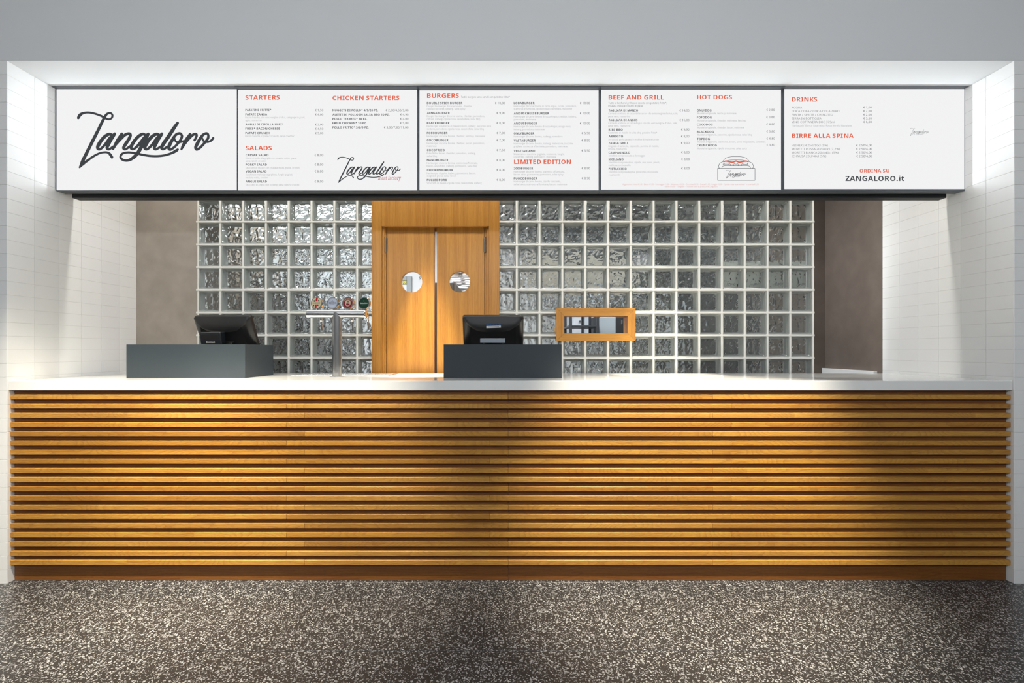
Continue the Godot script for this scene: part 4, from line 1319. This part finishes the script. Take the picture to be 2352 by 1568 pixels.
	var bx := thing("steel_bin", "dark steel bin with folded lip in front of the paper bags", "bin", Vector3((b0 + b1) * 0.5, 0, -4.43))
	var bm2 := mat(c8(96, 100, 106), 0.45, 0.5)
	span("body", Vector3(b0, 0, -4.35), Vector3(b1 - 0.012, by - 0.01, -4.5), bm2, bx, 0.004)
	span("lip", Vector3(b1 - 0.0115, 0, -4.345), Vector3(b1, by, -4.505), mat(c8(120, 124, 130), 0.4, 0.5), bx, 0.002)
	mi("sloping_side", lofted([[Vector3(0.108, by - 0.02, 0.08), Vector3(0.108, 0.01, 0.08), Vector3(0.28, 0.01, 0.08), Vector3(0.2, by - 0.13, 0.08)], [Vector3(0.108, by - 0.02, -0.06), Vector3(0.108, 0.01, -0.06), Vector3(0.28, 0.01, -0.06), Vector3(0.2, by - 0.13, -0.06)]], false), mat(c8(104, 110, 116), 0.45, 0.5), bx)
	# steel rack behind the hatch
	var rz := -4.5
	var rs := F / -rz
	var dk := mat(c8(104, 110, 118), 0.4, 0.5)
	var rk := thing("steel_rack", "grey steel rack with posts and a shelf behind the serving hatch", "rack", Vector3(P(1342, 0, rs).x, 0, rz))
	for u in [1310.5, 1372.5]:
		var px := P(u, 0, rs).x
		span("post", Vector3(px - 0.013, 0, rz + 0.013), Vector3(px + 0.013, 1.85, rz - 0.013), dk, rk, 0.002)
		span("post", Vector3(px - 0.013, 0, rz - 0.40), Vector3(px + 0.013, 1.85, rz - 0.426), dk, rk, 0.002)
	var x0 := P(1306, 0, rs).x
	var x1 := P(1375, 0, rs).x
	span("shelf", Vector3(x0, P(0, 751.0, rs).y, rz + 0.012), Vector3(x1, P(0, 747.0, rs).y, rz - 0.42), dk, rk, 0.002)
	span("shelf", Vector3(x0, 1.83, rz + 0.012), Vector3(x1, 1.85, rz - 0.42), dk, rk, 0.002)
	span("shelf", Vector3(x0, 0.9, rz + 0.012), Vector3(x1, 0.92, rz - 0.42), dk, rk, 0.002)
	var pan := thing("baking_tray", "bright steel baking tray leaning on the rack behind the serving hatch", "tray", Vector3((x0 + x1) * 0.5, 0.92, rz - 0.2))
	mi("plate", lofted([[Vector3(-0.11, 0.0, 0.15), Vector3(0.11, 0.0, 0.15), Vector3(0.11, 0.50, -0.12), Vector3(-0.11, 0.50, -0.12)], [Vector3(-0.11, 0.0, 0.16), Vector3(0.11, 0.0, 0.16), Vector3(0.11, 0.505, -0.11), Vector3(-0.11, 0.505, -0.11)]], false), M.dull_steel, pan)
	# racks added so the ripples have dark posts and shelves to break up
	for q2 in [["added dark steel rack behind the glass blocks beside the brown cabinet", 590.0, 690.0, -4.2], ["added dark steel rack behind the glass blocks above the beer tower", 725.0, 815.0, -4.25], ["added dark steel rack behind the glass blocks beside the tall oven", 1492.0, 1585.0, -4.25]]:
		var qs2: float = F / -q2[3]
		var qa := P(q2[1], 0, qs2).x
		var qb := P(q2[2], 0, qs2).x
		var zq: float = q2[3]
		var rd := mat(c8(46, 48, 52), 0.4, 0.3)
		var rr := thing("steel_rack", q2[0], "rack", Vector3((qa + qb) * 0.5, 0, zq))
		for px2 in [qa, qb]:
			for dz in [0.0, -0.28]:
				span("post", Vector3(px2 - 0.014, 0, zq + dz + 0.014), Vector3(px2 + 0.014, 2.16, zq + dz - 0.014), rd, rr, 0.002)
		for ys in [0.4, 1.02, 1.4, 1.78, 2.13]:
			span("shelf", Vector3(qa + 0.015, ys, zq + 0.013), Vector3(qb - 0.015, ys + 0.03, zq - 0.29), rd, rr, 0.002)
	# white cupboards and a dark gap behind the rack
	var cz := -5.3
	var cs := F / -cz
	for g in [["white kitchen cupboard with round knobs behind the steel rack", 1312.0, 1335.5], ["white kitchen cupboard with panelled door behind the steel rack", 1342.5, 1369.0]]:
		var xa := P(g[1], 0, cs).x
		var xb := P(g[2], 0, cs).x
		var k := thing("cupboard", g[0], "cupboard", Vector3((xa + xb) * 0.5, 0, cz))
		span("body", Vector3(xa, 0, cz), Vector3(xb, 2.0, cz - 0.4), mat(c8(206, 214, 220), 0.4), k, 0.003)
		span("door", Vector3(xa + 0.03, 0.1, cz + 0.012), Vector3(xb - 0.004, 1.95, cz + 0.001), mat(c8(220, 226, 232), 0.4), k, 0.003)
		mi("knob", turned([Vector2(0.0, 0.02), Vector2(0.011, 0.02), Vector2(0.011, 0.012), Vector2(0.006, 0.008), Vector2(0.006, 0.0)], Vector3.BACK, Vector3(xb - xa, 0, 0) * 0.32 + Vector3(0, P(0, 738.0, cs).y, 0.012), 16), M.dull_steel, k)
	var fz := -4.6
	var fs := F / -fz
	var fa := P(1376, 0, fs).x
	var fb := P(1413, 0, fs).x
	var fr := thing("refrigerator", "plain pale blue white refrigerator door behind the serving hatch", "refrigerator", Vector3((fa + fb) * 0.5, 0, fz))
	span("body", Vector3(fa, 0, fz), Vector3(fb + 0.25, 1.62, fz - 0.5), mat(c8(70, 74, 80), 0.5), fr, 0.004)
	span("door", Vector3(fa, 0.1, fz + 0.03), Vector3(fb, 1.6, fz + 0.001), mat(c8(206, 218, 226), 0.4), fr, 0.004)
	span("side_panel", Vector3(fb + 0.004, 0.1, fz + 0.02), Vector3(fb + 0.25, 1.6, fz + 0.001), mat(c8(66, 68, 72), 0.5), fr, 0.004)
	mi("handle", tube(Vector3(0.13, 1.53, 0.05), Vector3(0.13, 1.57, 0.05), 0.008, 12), M.dull_steel, fr)
	# grey panel with screws just behind the blocks right of the door
	var pz := -4.24
	var ps := F / -pz
	var pp := thing("metal_panel", "beige grey jointed panel with dark screws behind the glass blocks", "panel", P(1340, 622, ps))
	for i in 4:
		for j in 2:
			var ua := 1212.0 + i * 62.0
			var m0 := P(ua + 0.8, 590.0 + 40.0 * j, ps) - pp.position
			var m1 := P(ua + 61.2, 590.0 + 40.0 * (j + 1) - 1.2, ps) - pp.position
			mi("plate", box(Vector3(m1.x - m0.x, m0.y - m1.y, 0.01), 0.001), mat(c8(156, 152, 142), 0.6), pp, (m0 + m1) * 0.5)
			for e in 4:
				var sc := m0.lerp(m1, 0.5)
				dot("screw", lerpf(m0.x, m1.x, [0.2, 0.8, 0.2, 0.8][e]), lerpf(m0.y, m1.y, [0.25, 0.25, 0.75, 0.75][e]), 0.006, 0.0065, M.print_dark, pp)
	mi("backing", box(Vector3(0.92, 0.30, 0.008), 0.001), M.black_soft, pp, Vector3(0, 0, -0.012))
	for x in [-0.42, 0.42]:
		mi("post", box(Vector3(0.03, pp.position.y + 0.1, 0.03), 0.003), M.dull_steel, pp, Vector3(x, 0.05 - pp.position.y * 0.5, -0.032))
	# sheet of paper with handwriting behind the right-hand blocks
	var qz := -ZB - 0.0875
	var qs := F / -qz
	var c0 := P(1652, 600, qs)
	var c1 := P(1868, 667, qs)
	var paper := mat(c8(226, 226, 220), 0.8)
	paper.backlight_enabled = true
	paper.backlight = Color(0.8, 0.8, 0.78)
	for k in 4:
		var px := lerpf(c0.x, c1.x, (k + 0.5) / 4.0)
		var py := (c0.y + c1.y) * 0.5
		var pa := thing("paper_sheet", "white sheet with dark handwriting stuck behind the glass blocks", "paper", Vector3(px, py, qz), "handwritten sheets behind the glass blocks")
		mi("sheet", box(Vector3((c1.x - c0.x) / 4.0 - 0.004, c0.y - c1.y, 0.0012), 0.0), paper, pa)
		mi("handwriting", logo_mesh(0.000055, 0.7), M.print_dark, pa, Vector3(-0.062, 0.09, 0.001))
		mi("handwriting", logo_mesh(0.00006, 0.6), M.print_dark, pa, Vector3(-0.066, -0.02, 0.001))
	# tall units added to give the blocks dark and pale regions
	var units := [
		["added_oven", "added tall dark oven column behind the right-hand glass blocks", "oven", 1600.0, 1734.0, 2.02, -4.35, c8(40, 41, 44), 1.62],
		["added_grey_cabinet", "added pale grey storage cabinet behind the middle glass blocks", "cabinet", 1450.0, 1588.0, 1.75, -5.3, c8(190, 196, 202), 0.0],
		["added_brown_cabinet", "added brown cabinet behind the glass blocks at the left end", "cabinet", 440.0, 545.0, 2.6, -4.2, c8(104, 92, 78), 0.0],
		["added_fridge", "added grey steel fridge behind the glass blocks left of the door", "refrigerator", 600.0, 700.0, 1.95, -4.6, c8(168, 172, 174), 0.0],
		["added_white_cabinet", "added white cabinet behind the glass blocks beside the beer tower", "cabinet", 720.0, 838.0, 1.72, -4.75, c8(214, 218, 222), 0.0]]
	for u in units:
		var us: float = F / -u[6]
		var ua := P(u[3], 0, us).x
		var ub := P(u[4], 0, us).x
		var t := thing(u[0], u[1], u[2], Vector3((ua + ub) * 0.5, 0, u[6]))
		span("body", Vector3(ua, 0.0, u[6] - 0.02), Vector3(ub, u[5], u[6] - 0.55), mat(u[7], 0.45), t, 0.004)
		var nd := 2
		for k in nd:
			var da := lerpf(ua, ub, float(k) / nd) + 0.006
			var db := lerpf(ua, ub, float(k + 1) / nd) - 0.006
			var dr := span("door", Vector3(da, 0.95, u[6]), Vector3(db, u[5] - 0.03, u[6] - 0.019), mat(u[7].lightened(0.08), 0.3), t, 0.004)
			mi("handle", tube(Vector3((0.5 - k) * 1.6 * (db - da) * 0.5, -0.12, 0.03), Vector3((0.5 - k) * 1.6 * (db - da) * 0.5, 0.12, 0.03), 0.009, 12), M.steel, dr)
			span("drawer", Vector3(da, 0.06, u[6]), Vector3(db, 0.93, u[6] - 0.019), mat(u[7].darkened(0.1), 0.35), t, 0.004)
	# extraction hood and worktop added so that the blocks have light and dark to break up
	var ho := thing("added_hood", "added steel extraction hood with bright edge above the kitchen worktop", "hood", Vector3(1.0, 2.2, -5.4))
	mi("canopy", lofted([ring_rect_xz(Vector3(0, 0, 0), 2.2, 0.9, 0.02), ring_rect_xz(Vector3(0, 0.12, 0), 2.2, 0.9, 0.02), ring_rect_xz(Vector3(0, 0.5, -0.2), 1.6, 0.4, 0.02)], false), mat(c8(110, 114, 118), 0.35, 0.6), ho)
	mi("duct", box(Vector3(0.5, 0.15, 0.3), 0.004), mat(c8(110, 114, 118), 0.35, 0.6), ho, Vector3(0, 0.565, -0.2))
	mi("front_lip", box(Vector3(2.22, 0.05, 0.03), 0.004), M.steel, ho, Vector3(0, 0.02, 0.46))
	var wt := thing("added_worktop", "added dark steel worktop behind the lowest glass blocks", "worktop", Vector3(-0.3, 0, -4.0))
	span("top", Vector3(-2.2, 0.86, -3.8), Vector3(-0.92, 0.9, -4.15), mat(c8(92, 88, 78), 0.4, 0.3), wt, 0.003)
	span("top", Vector3(0.25, 0.86, -3.8), Vector3(2.1, 0.9, -4.15), mat(c8(92, 86, 74), 0.4, 0.3), wt, 0.003)
	for x in [-2.1, -1.0, 0.35, 2.0]:
		span("leg", Vector3(x - 0.02, 0, -3.82), Vector3(x + 0.02, 0.859, -4.1), M.dull_steel, wt, 0.003)

# ---------------------------------------------------------------- lamps
const SCREEN_LIGHT := 0.32
const KITCHEN_LIGHT := 0.72
const WARM := Color(1.0, 0.957, 0.87)

func spot(called: String, label: String, group: String, at: Vector3, aim: Vector3, energy: float, angle: float, blend: float, color: Color) -> void:
	var t := thing(called, label, "spotlight", at, group)
	var d := (aim - at).normalized()
	var can := mi("can", turned([Vector2(0.0, -0.12), Vector2(0.036, -0.12), Vector2(0.04, -0.115), Vector2(0.04, 0.01), Vector2(0.036, 0.012), Vector2(0.034, 0.0), Vector2(0.030, -0.012)], d, Vector3.ZERO, 28), M.white_wall, t)
	mi("lamp_lens", turned([Vector2(0.0, -0.01), Vector2(0.031, -0.01)], d, Vector3.ZERO, 28), glow(color, 3.0), t)
	if at.y > TOP + 0.05:
		mi("stem", tube(Vector3(0, 0, 0) - d * 0.11, Vector3(0, 3.75 - at.y, 0), 0.008, 10), M.white_wall, t)
	var l := SpotLight3D.new()
	l.name = "spot_light"
	l.light_color = color
	l.light_energy = energy
	l.spot_angle = angle
	l.spot_angle_attenuation = blend
	l.spot_range = 14.0
	l.spot_attenuation = 2.0
	l.light_size = 0.035
	l.shadow_enabled = true
	t.add_child(l)
	l.position = d * 0.02
	l.basis = Basis.looking_at(d, Vector3.RIGHT)

func hall_panel(at: Vector3, size: Vector2, energy: float, color: Color) -> void:  # added soft fill for the hall, out of view
	var t := thing("hall_fill_light", "added flat fill light on the unseen hall ceiling", "ceiling light", at, "added hall fill lights")
	mi("frame", box(Vector3(size.x + 0.04, 0.03, size.y + 0.04), 0.004), M.white_wall, t, Vector3(0, -0.015, 0))
	mi("lamp_diffuser", box(Vector3(size.x, 0.006, size.y), 0.001), glow(color, 1.6), t, Vector3(0, -0.033, 0))
	var l := AreaLight3D.new()
	l.name = "panel_light"
	l.area_size = size
	l.light_energy = energy
	l.light_color = color
	l.rotation.x = -PI / 2
	l.position = Vector3(0, -0.04, 0)
	l.area_range = 14.0
	l.area_attenuation = 2.0
	l.shadow_enabled = true
	t.add_child(l)

func build_lamps() -> void:
	# hall spotlights washing the slatted front
	for q in [[-2.1, 18.5], [-1.28, 17.5], [1.02, 27.0]]:
		spot("hall_spotlight", "white cylindrical ceiling spotlight in front of the counter", "hall spotlights", Vector3(q[0], 3.35, -1.62), Vector3(q[0], 0.15, -2.71), q[1], 21.5, 0.8, WARM)
	# small downlights in the niche ceiling behind the screens
	for q in [[-0.60, 13.0], [1.1, 8.0]]:
		spot("niche_downlight", "small white downlight in the niche ceiling behind the menu screens", "niche downlights", Vector3(q[0], TOP - 0.015, -3.32), Vector3(q[0], 0.0, -3.36), q[1], 14.0, 0.5, WARM)
	hall_panel(Vector3(0.0, 3.75, 1.6), Vector2(2.4, 0.6), 2.0, Color(0.95, 0.97, 1.0))
	var strip := thing("niche_fill_light", "added long fill light in the niche hidden behind the menu screens", "fill light", Vector3(0, TOP, -3.1))  # added fill that lifts the dim upper back wall
	mi("profile", box(Vector3(5.2, 0.02, 0.06), 0.002), M.white_wall, strip, Vector3(0, -0.0105, 0))
	mi("lamp_diffuser", box(Vector3(5.16, 0.004, 0.05), 0.001), glow(Color(1.0, 0.985, 0.96), 2.0), strip, Vector3(0, -0.0225, 0))
	var sl := AreaLight3D.new()
	sl.name = "strip_light"
	sl.area_size = Vector2(5.16, 0.05)
	sl.light_energy = 3.2
	sl.light_color = Color(1.0, 0.985, 0.96)
	sl.rotation.x = -PI / 2
	sl.position = Vector3(0, -0.026, 0)
	sl.area_range = 12.0
	sl.area_attenuation = 2.0
	sl.shadow_enabled = true
	strip.add_child(sl)
	for x in [-2.1, 0.1, 2.3]:
		pendant(Vector3(x, 2.75, 0.9), 1.75)

func pendant(at: Vector3, energy: float) -> void:  # added fill behind the camera, brightens the bulkhead and niche
	var t := thing("fill_globe", "added globe fill light hung out of view in the hall", "pendant lamp", at, "added fill globes in the hall")
	var prof := []
	for i in 17:
		var a := PI * i / 16.0
		prof.append(Vector2(sin(a) * 0.16, -cos(a) * 0.16))
	mi("lamp_globe", turned(prof, Vector3.UP, Vector3.ZERO, 28, true), glow(Color(0.97, 0.98, 1.0), 1.4), t)
	mi("cap", turned([Vector2(0.0, 0.175), Vector2(0.04, 0.175), Vector2(0.045, 0.15), Vector2(0.0, 0.15)], Vector3.UP, Vector3.ZERO, 20), M.black, t)
	mi("rod", tube(Vector3(0, 0.17, 0), Vector3(0, 3.75 - at.y, 0), 0.006, 10), M.black, t)
	var l := OmniLight3D.new()
	l.name = "globe_light"
	l.light_color = Color(0.96, 0.98, 1.0)
	l.light_energy = energy
	l.light_size = 0.15
	l.omni_range = 14.0
	l.omni_attenuation = 2.0
	l.shadow_enabled = true
	t.add_child(l)

func _ready() -> void:
	rng.seed = 20240
	XL = (16.0 - CX) / SF
	XR = (2329.0 - CX) / SF
	ZF = -F / SF
	ZB = F / SB
	TOP = EYE / 17.0 * 38.0
	CT = EYE - (874.3 - CY) / 416.0
	# camera: level, with a shifted lens
	var cam := Camera3D.new()
	cam.name = "camera"
	add_child(cam)
	cam.position = Vector3(0, EYE, 0)
	var near := 0.05
	cam.set_frustum(near * 1568.0 / F, Vector2((1176.0 - CX) / F * near, (CY - 784.0) / F * near), near, 60.0)
	cam.current = true
	var we := WorldEnvironment.new()
	we.name = "environment"
	var env := Environment.new()
	env.background_mode = Environment.BG_COLOR
	env.background_color = Color(0.03, 0.03, 0.03)
	env.tonemap_mode = Environment.TONE_MAPPER_LINEAR
	env.tonemap_exposure = 1.0
	env.sdfgi_enabled = true
	env.ssao_enabled = true
	env.ssil_enabled = true
	we.environment = env
	add_child(we)
	make_materials()
	build_lamps()
	build_floor()
	build_shell()
	build_back_wall()
	build_door()
	build_hatch()
	build_counter()
	build_screens()
	build_shroud(290.0, 563.0, "dark grey till surround on the white worktop beside the left tile wall")
	build_shroud(1019.0, 1290.0, "dark grey till surround on the white worktop in front of the swing door")
	till("black till with a small customer display, inside the surround left of the beer tower", Vector3(P(524, 0, 352.0).x, CT, -3.12), deg_to_rad(-7.0), 0)
	till("black till with a blue and white sticker, in front of the swing door", Vector3(P(1133, 0, 352.0).x, CT, -3.12), 0.0, 1)
	build_beer_tower()
	build_drip_tray()
	build_kitchen()
